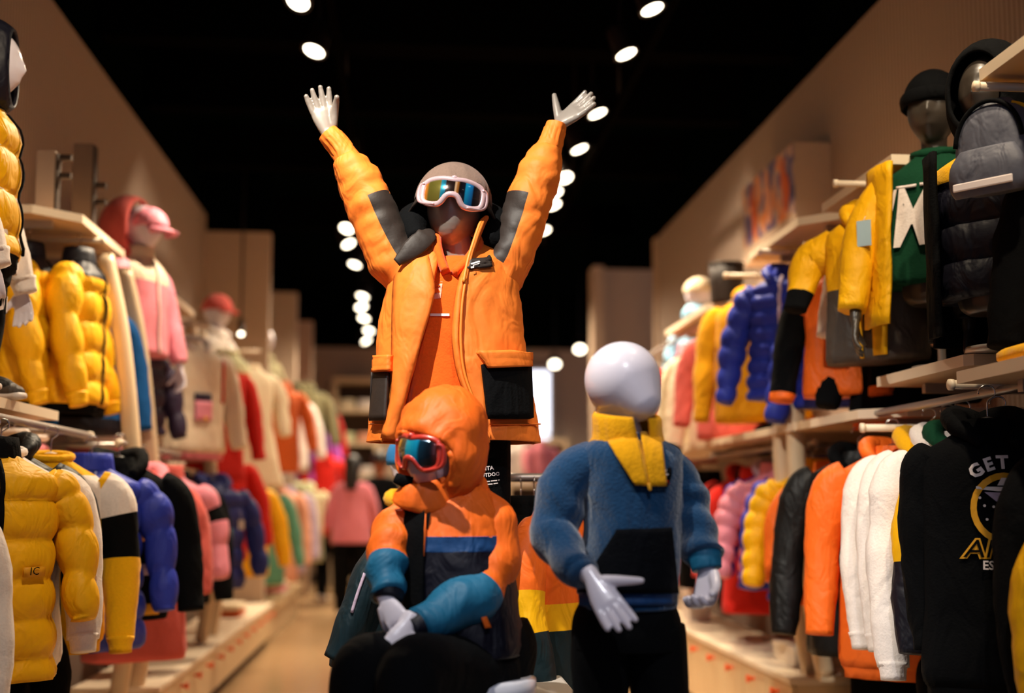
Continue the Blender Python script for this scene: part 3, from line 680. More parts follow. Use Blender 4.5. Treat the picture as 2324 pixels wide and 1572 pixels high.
# cap: crown, seams, flared dark brim
g = G(); rings = []
Rc = axes(Vector((-.08, -1, .16)), (.09, .12, 1)); cc = W(1030, 452, Y0 + .012)
for i in range(15):
    a = pi / 2 * i / 14; ring = []
    for j in range(40):
        b = 2 * pi * j / 40; d = Vector((math.cos(b) * math.cos(a), math.sin(b) * math.cos(a), math.sin(a)))
        k = 1 + .02 * abs(math.sin(b * 3)) * math.cos(a)
        ring.append(cc + Rc @ Vector((d.x * .107 * k, d.y * .108 * k, -.02 + d.z * .122)))
    rings.append(ring)
cap = obj('cap', g.grid(rings, True, False, True), m_capb, ora, base, sol=.006); cap['label'] = 'grey-brown cap with flared dark brim'
rs = []
for i in range(31):
    b = -.42 * pi + (1.84 * pi) * i / 30; b2 = b
    r0 = Vector((math.cos(b) * .105, math.sin(b) * .106, -.018)); fl = .25 + .75 * max(0, math.sin(b + .1)) if True else 0
    fl = max(.0, min(1, (math.sin(b) + .75)))
    rs.append([cc + Rc @ (r0 + Vector((math.cos(b) * k * .030 * fl, math.sin(b) * k * .03 * fl, -k * (.012 + .048 * fl) + .004 * ns((b * 3, k, 0))))) for k in (0, .33, .66, 1)])
o = obj('brim', G().grid(rs, False), m_brown, cap, base, sol=.006)
for k in (.35, .62):
    o = obj('seam', G().sweep([cc + Rc @ Vector((math.cos(b) * .1075 * math.cos(k) * 1.01, math.sin(b) * .108 * math.cos(k) * 1.01, -.02 + math.sin(k) * .113)) for b in [2 * pi * i / 24 for i in range(25)]], [.0015] * 25, 5, 1, ref=Rc @ Vector((0, 0, 1))), m_brown, cap, base)
Rg = axes(Vector((-.05, -1, .16)), (.13, .1, 1))
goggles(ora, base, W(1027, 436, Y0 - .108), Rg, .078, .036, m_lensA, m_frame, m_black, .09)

# ================================================================== 2. seated mannequin in the colour-block jacket
Y1 = 2.78
base2 = W(1030, 1135, Y1); base2.z = .3
sea = thing('child_mannequin', 'seated white child mannequin in orange, blue and navy hooded jacket', 'mannequin', base2)
hc2 = W(988, 1022, Y1 - .025)
Rf = axes(Vector((-.78, -.62, -.12)), (.06, -.1, 1))
g = G(); head_geo(g, hc2, Rf, .066, .078, .092, feat=.5)
g.sweep([hc2 + Vector((.02, .02, -.06)), W(1030, 1120, Y1 + .03), W(1035, 1180, Y1 + .03)], [.042, .042, .06], 12, 4)
g.sweep(L3([(1035, 1160), (1040, 1230), (1050, 1350), (1065, 1500)], Y1 + .04), [(.07, .05), (.11, .075), (.11, .08), (.13, .09)], 16, 4)
g.sweep(L3([(940, 1185), (890, 1250, -.05), (872, 1320, -.10), (880, 1362, -.14)], Y1), [.035, .033, .028, .02], 12, 4)
g.sweep(L3([(1085, 1180), (1108, 1280), (1080, 1350, -.07), (1010, 1390, -.12), (935, 1424, -.17)], Y1), [.038, .036, .033, .028, .02], 12, 4)
hand_geo(g, W(872, 1356, Y1 - .14), W(915, 1432, Y1 - .17) - W(868, 1352, Y1 - .13), (.45, .55, -.3), -1, .70, curl=(.42, .42, .42, .42), tout=.5, tcurl=.3)
hand_geo(g, W(925, 1412, Y1 - .18), W(898, 1475, Y1 - .20) - W(935, 1405, Y1 - .17), (-.2, .8, -.3), 1, .74, curl=(.35, .35, .35, .35), tout=.4, tcurl=.3)
for P in ([(1090, 1520), (1010, 1530, -.14), (935, 1515, -.28), (930, 1640, -.30), (930, 1800, -.27)], [(1000, 1520), (900, 1520, -.08), (830, 1515, -.20), (815, 1640, -.20), (800, 1800, -.18)]):
    g.sweep(L3(P, Y1), [.06, .058, .05, .042, .03], 12, 5)
obj('body', g, m_white, sea, base2, rm=.003, sm=2)
# trousers: seat and two bent legs
tro = obj('trousers', G().sweep(L3([(1080, 1430, .05), (1090, 1480, .05), (1095, 1540, .05)], Y1), [(.125, .12), (.135, .13), (.12, .12)], 20, 4), m_black, sea, base2)
for P, R in (([(1110, 1520, 0), (1010, 1528, -.13), (945, 1520, -.27), (925, 1570, -.32), (935, 1690, -.31), (940, 1800, -.28)], [.09, .088, .072, .068, .062, .055]),
             ([(1020, 1510, 0), (905, 1510, -.07), (838, 1508, -.20), (815, 1560, -.24), (815, 1690, -.22), (810, 1800, -.2)], [.085, .08, .066, .062, .058, .052])):
    obj('trouser_leg', G().sweep(L3(P, Y1), R, 20, 7, mod=lambda t, a, c: .005 * ns((c.x * 14, c.y * 14, c.z * 14))), m_black, tro, base2)
for px in (935, 810):
    q = W(px, 1800, Y1 - .25); obj('boot', G().sweep([q + Vector((0, 0, .05)), q + Vector((0, -.01, -.02)), q + Vector((-.03, -.06, -.04)), q + Vector((-.05, -.12, -.045))], [.045, .045, .04, .03], 12, 4), m_black, sea, base2)
# jacket torso with colour bands
def wr2(py, t, c): return .006 * ns((t * 2, py * .02, 7)) + .004 * ns((t * 5, py * .06, 3))
def bandf(py, t): return 0 if py < 1214 else (1 if py < 1247 else 2)
jrow = [(1098, 975, 1090, .07), (1120, 930, 1110, .085), (1160, 900, 1135, .11), (1213.5, 895, 1145, .125), (1215, 894, 1145, .126), (1246.5, 895, 1150, .13), (1248, 895, 1150, .13), (1330, 900, 1170, .14), (1430, 915, 1183, .15), (1480, 925, 1186, .15)]
jg, js = rows_loft(jrow, Y1 + .02, n=48, sub=5, mod=wr2, mf=bandf)
jac = obj('jacket', jg, [m_orange2, m_midblue, m_navy], sea, base2); jac['label'] = 'orange jacket with blue band and navy lower half'
o = obj('front_placket', patch([(916, 1135), (966, 1135), (962, 1460), (918, 1460)], js, .010, 6, 16), m_black, jac, base2, sol=.008)
o = obj('zipper', G().sweep([W(x, y, js(x, y) - .014) for x, y in ((966, 1120), (964, 1200), (958, 1290), (953, 1400))], [.0035] * 4, 6, 5), m_orange2, jac, base2)
o = obj('seam_strip', patch([(976, 1110), (984, 1110), (972, 1200), (964, 1200)], js, .006, 2, 8), m_black, jac, base2)
o = obj('pocket_zipper', patch([(1085, 1384), (1096, 1382), (1114, 1424), (1100, 1426)], lambda x, y: js(x, y), .012, 2, 6), m_orange2, jac, base2, sol=.004)
o = obj('hem_toggle', patch([(985, 1450), (1000, 1448), (1010, 1475), (990, 1478)], js, .014, 2, 3), m_orange2, jac, base2, sol=.006)
def wrs(t, a, c): return .006 * ns((c.x * 9, c.y * 9, c.z * 12)) + .004 * ns((c.x * 26, c.y * 26, c.z * 30)) + .004 * math.sin(t * 26 + a)
s1 = obj('sleeve', G().sweep(L3([(1068, 1150, .03), (1104, 1192, .02), (1110, 1270, -.01), (1088, 1340, -.06), (1030, 1378, -.11), (950, 1420, -.16)], Y1), [(.058, .062), (.068, .072), (.070, .072), (.062, .068), (.052, .058), (.038, .040)], 30, 9, mod=wrs, mf=lambda t, a: 1 if t > .59 else 0), [m_orange2, m_teal], jac, base2)
s1['label'] = 'orange sleeve with teal-blue forearm'
s2 = obj('sleeve', G().sweep(L3([(945, 1165, .02), (905, 1200, -.01), (885, 1245, -.05), (877, 1295, -.09), (883, 1350, -.13)], Y1), [(.05, .055), (.055, .06), (.05, .055), (.047, .05), (.037, .04)], 24, 7, mod=wrs, mf=lambda t, a: 1 if t > .62 else 0), [m_orange2, m_teal], jac, base2)
s2['label'] = 'orange sleeve with teal-blue forearm'
obj('cuff', G().sweep(L3([(962, 1414, -.155), (945, 1422, -.165), (930, 1430, -.175)], Y1), [.036, .032, .030], 16, 3), m_navy, jac, base2)
obj('cuff', G().sweep(L3([(882, 1345, -.125), (880, 1362, -.135)], Y1), [.036, .032], 16, 3), m_navy, jac, base2)
# hood shell with a face opening
fd = Vector((-.66, -.68, -.26)).normalized(); hcc = W(1003, 1000, Y1 - .005); rings = []; keep = G()
up2 = Rf @ Vector((0, 0, 1)); sd2 = Rf @ Vector((1, 0, 0))
for i in range(25):
    a = .68 + (pi - .68) * i / 24; ring = []
    for j in range(44):
        b = 2 * pi * j / 44; a0 = .70 - .32 * max(0, math.sin(b)) + .42 * max(0, math.cos(b + .7)) ** 1.5; a = a0 + (pi - a0) * i / 24; d = -fd * -math.cos(a) + (sd2 * math.cos(b) + up2 * math.sin(b)) * math.sin(a)
        rr = .104 + .006 * ns((d.x * 4, d.y * 4, d.z * 4)) + .014 * max(0, d.z) + .0035 * math.sin(16 * (a - a0) + 3 * d.x) * math.exp(-2.2 * (a - a0)) + .010 * max(0, math.sin(b)) * math.exp(-2.5 * (a - a0)) + .004 * math.sin(9 * a + 2 * b) * math.exp(-3 * (a - .62))
        lowk = max(0, -d.z) * (.035 if a > 1.2 else .015)
        p = hcc + d * (rr + lowk); p.y = hcc.y + (p.y - hcc.y) * .98
        ring.append(p)
    rings.append(ring)
o = obj('hood', G().grid(rings, True, False, True), m_orange2, jac, base2, sol=.010); o['label'] = 'raised orange hood'
rim = [r for r in rings[0]]
obj('hood_rim', G().sweep(rim + [rim[0]], [(.009, .011)] * 45, 8, 1, ref=fd), m_orange2, jac, base2)
o = obj('chin_guard', G().sweep(L3([(902, 1117, -.060), (920, 1127, -.082), (960, 1130, -.088), (1020, 1120, -.065), (1070, 1105, -.01), (1085, 1095, .05)], Y1), [(.022, .005), (.028, .006), (.034, .007), (.040, .009), (.040, .014), (.034, .02)], 14, 6, mod=lambda t, a, c: .004 * ns((t * 9, a, 2))), m_orange2, jac, base2)
o = obj('face_mask', G().sweep(L3([(896, 1084, -.070), (912, 1090, -.074), (936, 1094, -.070)], Y1), [(.012, .005), (.014, .006), (.012, .005)], 12, 4), m_black, sea, base2); o['label'] = 'black lower face mask'
Rg2 = axes(Vector((-.74, -.66, -.08)), (.10, -.05, 1))
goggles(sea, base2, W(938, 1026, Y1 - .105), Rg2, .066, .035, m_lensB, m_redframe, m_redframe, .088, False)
st = thing('round_stool', 'white lacquered round stool under the seated mannequin', 'stool', (W(1055, 1135, Y1).x, Y1 + .02, .3))
zt = W(1090, 1548, Y1 - .1).z - .3
rr = [[Vector((r * math.cos(2 * pi * j / 36), r * math.sin(2 * pi * j / 36), z)) for j in range(36)] for r, z in ((.0, zt), (.155, zt), (.168, zt - .008), (.168, zt - .05), (.16, zt - .055))]
obj('seat', G().grid(rr[1:], True, True, True), m_stool, st)
obj('pedestal', G().sweep([(0, 0, 0), (0, 0, .015), (0, 0, .02), (0, 0, zt - .05)], [.14, .14, .13, .135], 30, 1, ref=(0, 1, 0)), m_stool, st)
dp = bx('display_platform', -.35, 1.2, 2.15, 3.95, 0, .298, m_plinth, bev=.01); tag(dp, 'low white platform under the mannequin display', 'platform')

# ================================================================== 3. standing white mannequin in the blue fleece
Y2 = 2.6
base3 = W(1425, 1135, Y2); base3.z = .3
blu = thing('child_mannequin', 'standing white egg-headed child mannequin in blue and yellow fleece', 'mannequin', base3)
Rb = axes(Vector((1.0, -1, -.12)), (.12, -.1, 1))
hc3 = W(1408, 866, Y2)
g = G()
for k in range(9):                                # cranium that swells forward and down into the jaw
    u = k / 8; g.ball(W(1413 + 37 * u, 862 + 44 * u, Y2 - .034 * u), (S(88 - 37 * u, Y2), .088 - .036 * u, S(89 - 38 * u, Y2)), 26)
g.sweep([hc3 + Rb @ Vector((0, .02, -.05)), W(1415, 975, Y2 + .01), W(1415, 1040, Y2 + .01)], [(.043, .045), (.041, .043), (.06, .055)], 14, 5)
g.sweep(L3([(1418, 1010), (1422, 1060), (1424, 1200), (1424, 1350), (1424, 1450)], Y2 + .02), [(.05, .04), (.10, .06), (.09, .065), (.09, .065), (.10, .07)], 16, 4)
g.sweep(L3([(1320, 1060), (1268, 1150, .02), (1262, 1215, .0), (1310, 1275, -.09), (1345, 1312, -.15)], Y2), [.036, .034, .031, .026, .019], 12, 5)
g.sweep(L3([(1515, 1095), (1572, 1170, .01), (1592, 1235, -.02), (1604, 1285, -.06)], Y2), [.036, .033, .028, .02], 12, 5)
hand_geo(g, W(1344, 1312, Y2 - .15), W(1398, 1402, Y2 - .19) - W(1335, 1300, Y2 - .14), (.05, -.95, .05), -1, .80, curl=(.06, .08, .1, .12), spread=.07, tout=.95, tcurl=.0)
hand_geo(g, W(1605, 1286, Y2 - .06), W(1602, 1370, Y2 - .09) - W(1606, 1286, Y2 - .06), (-.75, -.6, 0), -1, .82, curl=(.75, .8, .8, .8), spread=.02, tout=.45, tcurl=.35)
for x, s_ in ((1362, -1), (1482, 1)):
    g.sweep(L3([(x, 1400), (x, 1500), (x + s_ * 6, 1700), (x + s_ * 8, 1900)], Y2 + .02), [.05, .045, .035, .028], 12, 4)
obj('body', g, m_white, blu, base3, rm=.003, sm=6)
def wr3(py, t, c): return .007 * ns((t * 1.8, py * .012, 11)) + .003 * ns((t * 5, py * .05, 8))
frow = [(985, 1372, 1470, .05), (1003, 1335, 1510, .075), (1030, 1312, 1545, .095), (1080, 1318, 1548, .105), (1180, 1325, 1545, .115), (1280, 1318, 1540, .122), (1340, 1310, 1536, .12), (1350, 1314, 1533, .114), (1374, 1312, 1532, .116), (1378, 1322, 1525, .108)]
fg, fs = rows_loft(frow, Y2 + .02, n=44, sub=5, mod=wr3)
fl = obj('fleece', fg, m_fleece, blu, base3); fl['label'] = 'blue fleece pullover with black kangaroo pocket'
def wf(t, a, c): return .006 * ns((c.x * 8, c.y * 8, c.z * 9)) + .005 * math.sin(t * 21 + math.cos(a) * 1.5) * (1 if t > .3 else .3)
s_ = obj('sleeve', G().sweep(L3([(1352, 1048, .02), (1302, 1075, .02), (1268, 1145, .02), (1262, 1215, 0), (1285, 1262, -.06), (1318, 1298, -.13)], Y2), [(.05, .055), (.058, .062), (.056, .06), (.052, .058), (.045, .05), (.036, .038)], 24, 7, mod=wf), m_fleece, fl, base3)
s_ = obj('sleeve', G().sweep(L3([(1508, 1055, .02), (1543, 1090, .02), (1567, 1150, .01), (1582, 1210, -.02), (1598, 1262, -.05)], Y2), [(.042, .05), (.046, .055), (.045, .052), (.042, .048), (.040, .044)], 24, 7, mod=wf), m_fleece, fl, base3)
o = obj('cuff', G().sweep(L3([(1310, 1290, -.115), (1326, 1306, -.135)], Y2), [.037, .033], 18, 3), m_fleece, fl, base3)
o = obj('cuff', G().sweep(L3([(1597, 1258, -.045), (1601, 1276, -.055), (1604, 1292, -.06)], Y2), [.041, .036, .033], 18, 3), m_teal, fl, base3)
o = obj('kangaroo_pocket', patch([(1402, 1202), (1520, 1196), (1534, 1344), (1316, 1344)], fs, .009, 12, 12), m_navyp, fl, base3, sol=.008); o['label'] = 'black pile kangaroo pocket'
o = obj('hem_rib', patch([(1316, 1349), (1532, 1347), (1530, 1372), (1318, 1374)], fs, .006, 14, 3), m_midblue, fl, base3, sol=.005)
# yellow half-zip collar and placket
rr = []
for i, (py, xl, xr, b, dy) in enumerate(((1018, 1338, 1515, .075, .01), (1000, 1352, 1500, .068, .0), (975, 1353, 1495, .064, -.005), (950, 1352, 1494, .062, -.01), (943, 1356, 1490, .058, -.01))):
    Yc = Y2 + .01 + dy; A, B = W(xl, py, Yc), W(xr, py, Yc); c = (A + B) / 2; a = (B.x - A.x) / 2
    t0, t1 = .42 + (.12 if i > 1 else 0), 2 * pi + .10 - (.06 if i > 2 else 0)
    rr.append([Vector((c.x + a * math.sin(t0 + (t1 - t0) * j / 36), Yc - b * math.cos(t0 + (t1 - t0) * j / 36), c.z + .012 * math.cos(t0 + (t1 - t0) * j / 36 - .3) * -1)) for j in range(37)])
o = obj('collar', G().grid(rr, False), m_yfleece, fl, base3, sol=-.008); o['label'] = 'yellow stand collar'
o = obj('placket', patch([(1380, 1005), (1446, 990), (1472, 1102), (1441, 1101)], fs, .011, 8, 10), m_yfleece, fl, base3, sol=.007); o['label'] = 'yellow half-zip placket'
o = obj('placket', patch([(1452, 985), (1497, 985), (1510, 1103), (1474, 1103)], fs, .012, 8, 10), m_yfleece, fl, base3, sol=.007)
o = obj('zipper', G().sweep([W(x, y, fs(x, y) - .016) for x, y in ((1450, 1000), (1460, 1040), (1468, 1080), (1473, 1104))], [.0025] * 4, 6, 4), m_yprint, fl, base3)
o = obj('zip_pull', G().sweep([W(x, y, fs(x, y) - .019) for x, y in ((1472, 1096), (1474, 1104), (1476, 1113))], [.003, .0045, .003], 6, 3), m_yprint, fl, base3)
bd = [(1514 + 9 * math.cos(t) * .8 - 4 * math.sin(t), 1080 + 20 * math.sin(t)) for t in [2 * pi * i / 16 for i in range(16)]]
g = G(); g.add([W(x, y, fs(x, y) - .010) for x, y in bd], [list(range(16))]); o = obj('badge', g, m_navyp, fl, base3, sol=.004); o['label'] = 'small oval badge with white and red'
o = obj('badge_print', patch([(1509, 1066), (1514, 1065), (1519, 1085), (1514, 1086)], fs, .014, 2, 4), m_print, fl, base3)
o = obj('badge_print', patch([(1511, 1084), (1516, 1085), (1520, 1097), (1515, 1097)], fs, .014, 2, 4), m_redc, fl, base3)
# trousers
tg, tsf = rows_loft([(1365, 1318, 1528, .105), (1400, 1302, 1540, .115), (1440, 1298, 1546, .115), (1470, 1300, 1548, .11)], Y2 + .02, sub=4)
tro = obj('trousers', tg, m_black, blu, base3); tro['label'] = 'black trousers with yellow side mark'
for P in ([(1368, 1420), (1364, 1500), (1362, 1600), (1358, 1900)], [(1482, 1420), (1490, 1500), (1496, 1600), (1500, 1900)]):
    obj('trouser_leg', G().sweep(L3(P, Y2 + .02), [(.066, .1), (.066, .09), (.06, .075), (.05, .06)], 20, 6, mod=lambda t, a, c: .005 * ns((c.x * 10, a, c.z * 10))), m_black, tro, base3)
o = obj('side_mark', patch([(1529, 1434), (1534, 1432), (1547, 1441), (1545, 1445)], tsf, .008, 3, 1), m_yprint, tro, base3)
for px in (1358, 1500):
    q = W(px, 1900, Y2); q.z = .335; obj('shoe', G().sweep([q + Vector((0, .06, 0)), q + Vector((0, .0, .02)), q + Vector((0, -.07, .0)), q + Vector((0, -.13, -.01))], [(.03, .03), (.038, .045), (.038, .033), (.028, .02)], 12, 4, ref=(0, 0, 1)), m_black, blu, base3)
# ------------------------------------------------------------------ wall fixtures: cabinets, shelves, uprights, rails
def cabinet(label, side, xf, y0, y1, h, group, dep=.36):
    t = thing('low_cabinet', label, 'cabinet', (xf, y0, 0), group=group); w = y1 - y0; s = 1 if side > 0 else -1
    a, b = sorted((0, s * dep))
    obj('carcass', G().box(*sorted((s * .02, s * dep)), .002, w - .002, .07, h - .025), m_cab, t, smooth=False)
    obj('plinth_board', G().box(*sorted((s * .05, s * dep)), 0, w, 0, .07), m_toe, t, smooth=False)
    obj('top_board', G().box(*sorted((-s * .008, s * dep)), .001, w - .001, h - .025, h), m_edge, t, smooth=False, bev=.003)
    for k in range(2):
        d = obj('door', G().box(*sorted((0, s * .018)), w * k / 2 + .004, w * (k + 1) / 2 - .004, .075, h - .03), m_cab, t, smooth=False, bev=.002)
        yk = w * (k + .5) / 2
        obj('knob', G().sweep([(s * .002, yk, h - .075), (-s * .012, yk, h - .075), (-s * .03, yk, h - .075), (-s * .034, yk, h - .075)], [.008, .008, .019, .014], 12, 3, ref=(0, 0, 1)), m_knob, d)
ORD = ['nearest', 'second', 'third', 'fourth', 'fifth', 'sixth', 'seventh', 'eighth', 'ninth']
yl = [5.24 + .7 * i for i in range(7)]
for i in range(6): cabinet('cream left wall cabinet with orange knobs, %s in the row' % ORD[i], -1, -1.06, yl[i], yl[i + 1], .315, 'cabinets along the left wall')
yr = [4.67 + .7 * i for i in range(8)]
for i in range(7): cabinet('cream right wall cabinet with orange knobs, %s in the row' % ORD[i], 1, 1.5, yr[i], yr[i + 1], .40, 'cabinets along the right wall')
for i in range(3): cabinet('lower recessed left cabinet under the yellow jackets, %s to the viewer' % ORD[i], -1, -1.14, 3.2 + .68 * i, 3.88 + .68 * i, .26, 'recessed left cabinets')
for i in range(3): cabinet('lower recessed right cabinet under the hoodies, %s to the viewer' % ORD[i], 1, 1.62, 2.62 + .68 * i, 3.3 + .68 * i, .3, 'recessed right cabinets')

def shelf(label, side, xf, y0, y1, z, ch=.12, dep=None, th=.03, c0=True, c1=False):
    """wall shelf with a cut corner"""
    s = 1 if side > 0 else -1; xw = XR if s > 0 else XL
    t = thing('wall_shelf', label, 'shelf', (xf, y0, z - th)); w = abs(xw - xf); L_ = y1 - y0
    poly = [(0, ch if c0 else 0), (s * (ch if c0 else 0), 0), (s * w, 0), (s * w, L_), (s * (ch if c1 else 0), L_), (0, L_ - (ch if c1 else 0))]
    if s < 0: poly = poly[::-1]
    obj('board', G().prism(poly, 0, th), m_wood, t, smooth=False, bev=.004)
    e = [(0, L_ - (ch if c1 else 0)), (0, ch if c0 else 0), (s * (ch if c0 else 0), 0), (s * w, 0)]
    obj('edge_band', G().grid([[Vector((x - s * .002, y - .002, -.0005)) for x, y in e], [Vector((x - s * .002, y - .002, th + .0005)) for x, y in e]], False), m_edge, t, smooth=False, sol=.002)
    for yb in (.12, L_ - .12):
        obj('bracket', G().prism([(s * .1, yb - .012), (s * w, yb - .012), (s * w, yb + .012), (s * .1, yb + .012)] if s > 0 else [(s * w, yb - .012), (s * .1, yb - .012), (s * .1, yb + .012), (s * w, yb + .012)], -.03, 0), m_rail, t, smooth=False)
    return t
shelf('pale shelf with sneakers at the far left edge', -1, -1.2, 2.9, 4.15, 1.40, c0=False, c1=False, ch=.0)
shelf('high shelf with cut corner above the yellow puffer jackets', -1, -1.245, 4.38, 5.18, 2.17, ch=.14)
shelf('high left shelf further back with dark folded clothes', -1, -1.245, 5.8, 6.85, 2.17)
shelf('long low left shelf behind the curved uprights', -1, -1.2, 3.75, 6.3, 1.26, ch=.08)
shelf('low left shelf under the cream dress', -1, -1.2, 6.45, 9.4, 1.27, ch=.02)
shelf('topmost shelf corner at the upper right edge', 1, 1.42, 2.0, 2.8, 2.18)
shelf('high right shelf above the yellow and black jacket', 1, 1.48, 3.5, 4.13, 2.17, ch=.0, c0=False)
shelf('high right shelf with cut corner under the poster', 1, 1.46, 4.2, 5.0, 2.17, ch=.14)
shelf('high right shelf furthest back above the cream jackets', 1, 1.5, 5.8, 6.9, 2.1)
shelf('broad right shelf under the black-faced mannequins', 1, 1.48, 3.05, 3.67, 1.49, ch=.02)
shelf('long right shelf behind the curved uprights', 1, 1.48, 3.72, 6.3, 1.40, ch=.12)
shelf('low right shelf at the picture edge with a yellow cloth', 1, 1.36, 2.3, 2.86, 1.42, ch=.02)
shelf('low right shelf furthest back behind the white mannequin', 1, 1.5, 6.4, 9.4, 1.40, ch=.02)
# curved twin uprights
def upright(label, y, prof_, xw, group=None):
    x0 = prof_[-1][0]; t = thing('curved_upright', label, 'upright', (x0, y, 0), group=group); s = 1 if x0 > 0 else -1
    obj('post', G().sweep([(x - x0, 0, z) for x, z in prof_], [(.034, .036)] * len(prof_), 14, 5, ref=(0, 1, 0), pw=3), m_post, t)
    zt = prof_[0][1]; xt = prof_[0][0] - x0
    obj('top_plate', G().box(*sorted((xt - s * .03, xw - x0)), -.03, .03, zt - .005, zt + .012), m_post, t, smooth=False)
    obj('foot_plate', G().box(*sorted((-s * .03, s * .1)), -.035, .035, prof_[-1][1] - .02, prof_[-1][1]), m_post, t, smooth=False)
PL = [(-1.265, 2.10), (-1.205, 1.85), (-1.165, 1.6), (-1.125, 1.25), (-1.105, 1.0), (-1.12, .62), (-1.16, .30)]
PR = [(1.615, 2.05), (1.565, 1.8), (1.53, 1.52), (1.522, 1.28), (1.54, 1.02), (1.58, .65), (1.62, .42)]
for y, pf_, xw, lab in ((4.95, PL, XL, 'front curved beige upright left of the coral coat'), (5.28, PL, XL, 'rear curved beige upright left of the coral coat'), (6.85, PL, XL, 'front curved upright beside the navy puffer'), (7.2, PL, XL, 'rear curved upright beside the navy puffer'),
        (4.62, PR, XR, 'front curved beige upright beside the blue puffer'), (4.80, PR, XR, 'rear curved beige upright beside the blue puffer')):
    upright(lab, y, pf_, xw, group='curved uprights of the wall racks')
rail('hanging_rail', 'left near rail carrying the yellow puffer and sweatshirts', (-1.17, 2.5, 1.335), (-1.17, 4.45, 1.335), brk=[(XL, 2.9, 1.335), (XL, 4.2, 1.335)])
rail('hanging_rail', 'left middle rail carrying the coral and pink coats', (-1.15, 4.8, 1.325), (-1.15, 6.25, 1.325), brk=[(XL, 5.0, 1.325), (XL, 6.1, 1.325)])
rail('hanging_rail', 'left far rail carrying the navy, red and yellow jackets', (-1.15, 6.55, 1.325), (-1.15, 9.3, 1.325), brk=[(XL, 6.8, 1.325), (XL, 9.1, 1.325)])
rail('hanging_rail', 'left rail behind the fin carrying pastel clothes', (-1.15, 9.8, 1.325), (-1.15, 11.9, 1.325), brk=[(XL, 10, 1.325), (XL, 11.7, 1.325)])
rail('hanging_rail', 'right near rail carrying the black and white hoodies', (1.53, 2.35, 1.385), (1.53, 4.3, 1.385), brk=[(XR, 2.6, 1.385), (XR, 4.1, 1.385)])
rail('hanging_rail', 'right far rail carrying the yellow, pink and red jackets', (1.63, 4.7, 1.335), (1.63, 9.2, 1.335), brk=[(XR, 5, 1.335), (XR, 8.9, 1.335)])
rail('face_out_arm', 'short pale arm under the high left shelf with yellow jackets', (-1.22, 4.74, 2.12), (XL, 4.74, 2.12), r=.011, m=m_edge)
rail('face_out_arm', 'short arm carrying the blue sweatshirt', (-1.3, 5.08, 2.03), (XL, 5.08, 2.03), r=.011, m=m_edge)
rail('face_out_arm', 'short arm carrying the cream hooded jacket', (-1.05, 6.2, 2.0), (XL, 6.2, 2.0), r=.011, m=m_edge)
rail('face_out_arm', 'short arm carrying the cream dress', (-1.02, 8.0, 2.09), (XL, 8.0, 2.09), r=.011, m=m_edge)
rail('face_out_arm', 'short arm carrying the yellow and black jacket', (1.38, 3.72, 2.135), (XR, 3.72, 2.135), r=.011, m=m_edge)
rail('face_out_arm', 'short arm under the cut-corner shelf with the orange jacket', (1.42, 4.15, 2.02), (XR, 4.15, 2.02), r=.011, m=m_edge)
rail('face_out_arm', 'short arm carrying the royal blue puffer', (1.42, 4.72, 2.12), (XR, 4.72, 2.12), r=.011, m=m_edge)
rail('face_out_arm', 'short arm carrying the long yellow fleece', (1.42, 5.25, 2.12), (XR, 5.25, 2.12), r=.011, m=m_edge)
rail('face_out_arm', 'arm tip at the upper right picture edge', (1.40, 2.78, 2.13), (XR, 2.78, 2.13), r=.011, m=m_edge)
rail('face_out_arm', 'pale arm tip above the black hoodie', (1.40, 2.98, 1.40), (XR, 2.98, 1.40), r=.012, m=m_edge)
rail('face_out_arm', 'pale arm tip above the orange jacket', (1.40, 3.6, 1.325), (XR, 3.6, 1.325), r=.012, m=m_edge)
rail('hanging_rail', 'right upper rail carrying cream and red jackets', (1.56, 5.6, 2.05), (1.56, 8.6, 2.05), brk=[(XR, 5.8, 2.05), (XR, 8.3, 2.05)])
rail('hanging_rail', 'left upper rail beyond the fin', (-1.15, 9.8, 2.05), (-1.15, 13.6, 2.05), brk=[(XL, 10, 2.05), (XL, 13.4, 2.05)])

# ------------------------------------------------------------------ the hanging clothes
R = math.radians
m_lime = mat('lime_print', '#a6c21a', .6)
def edge_x(px, Y, s, off=.23): return W(px, 1135, Y).x + s * off
def hz(py, Y): return W(933, py, Y).z
J = 'jacket'
# left lower rail
garment('sweatshirt', 'white and coral sweatshirt cut by the left picture edge', 'sweatshirt', (edge_x(-10, 3.0, -1), 3.0, 1.12), R(12), .62, .16, m=m_whitec, collar='crew', sl=.55, bands=[(.5, m_black, .62), (.62, m_pumpk, 1.01)], hang='dark')
r_, s_, sf = garment('puffer_jacket', 'big yellow puffer jacket with black collar on the left near rail', J, (edge_x(192, 3.32, -1, .25), 3.32, 1.225), R(34), .60, .175, .11, m=m_yel, puff=.105, collar='stand', colm=m_black, sl=.42, spread=.04, zipm=m_black, hang='dark', patches=[('label_patch', .06, .12, -.30, -.325, m_yprint)], texts=[('IC', .09, -.312, .03, m_black)], flare=1.1)
garment('sweatshirt', 'white sweatshirt just behind the big yellow puffer', 'sweatshirt', (edge_x(186, 3.48, -1), 3.48, 1.225), R(14), .58, .17, m=m_whitec, collar='crew', sl=.48, cuff=m_whitec, hem=m_whitec, hang='dark')
garment('puffer_vest', 'black padded jacket with round collar behind the white sweatshirt', J, (edge_x(180, 3.6, -1), 3.6, 1.245), R(10), .5, .17, m=m_blackny, collar='hood', sl=.42, hang='dark')
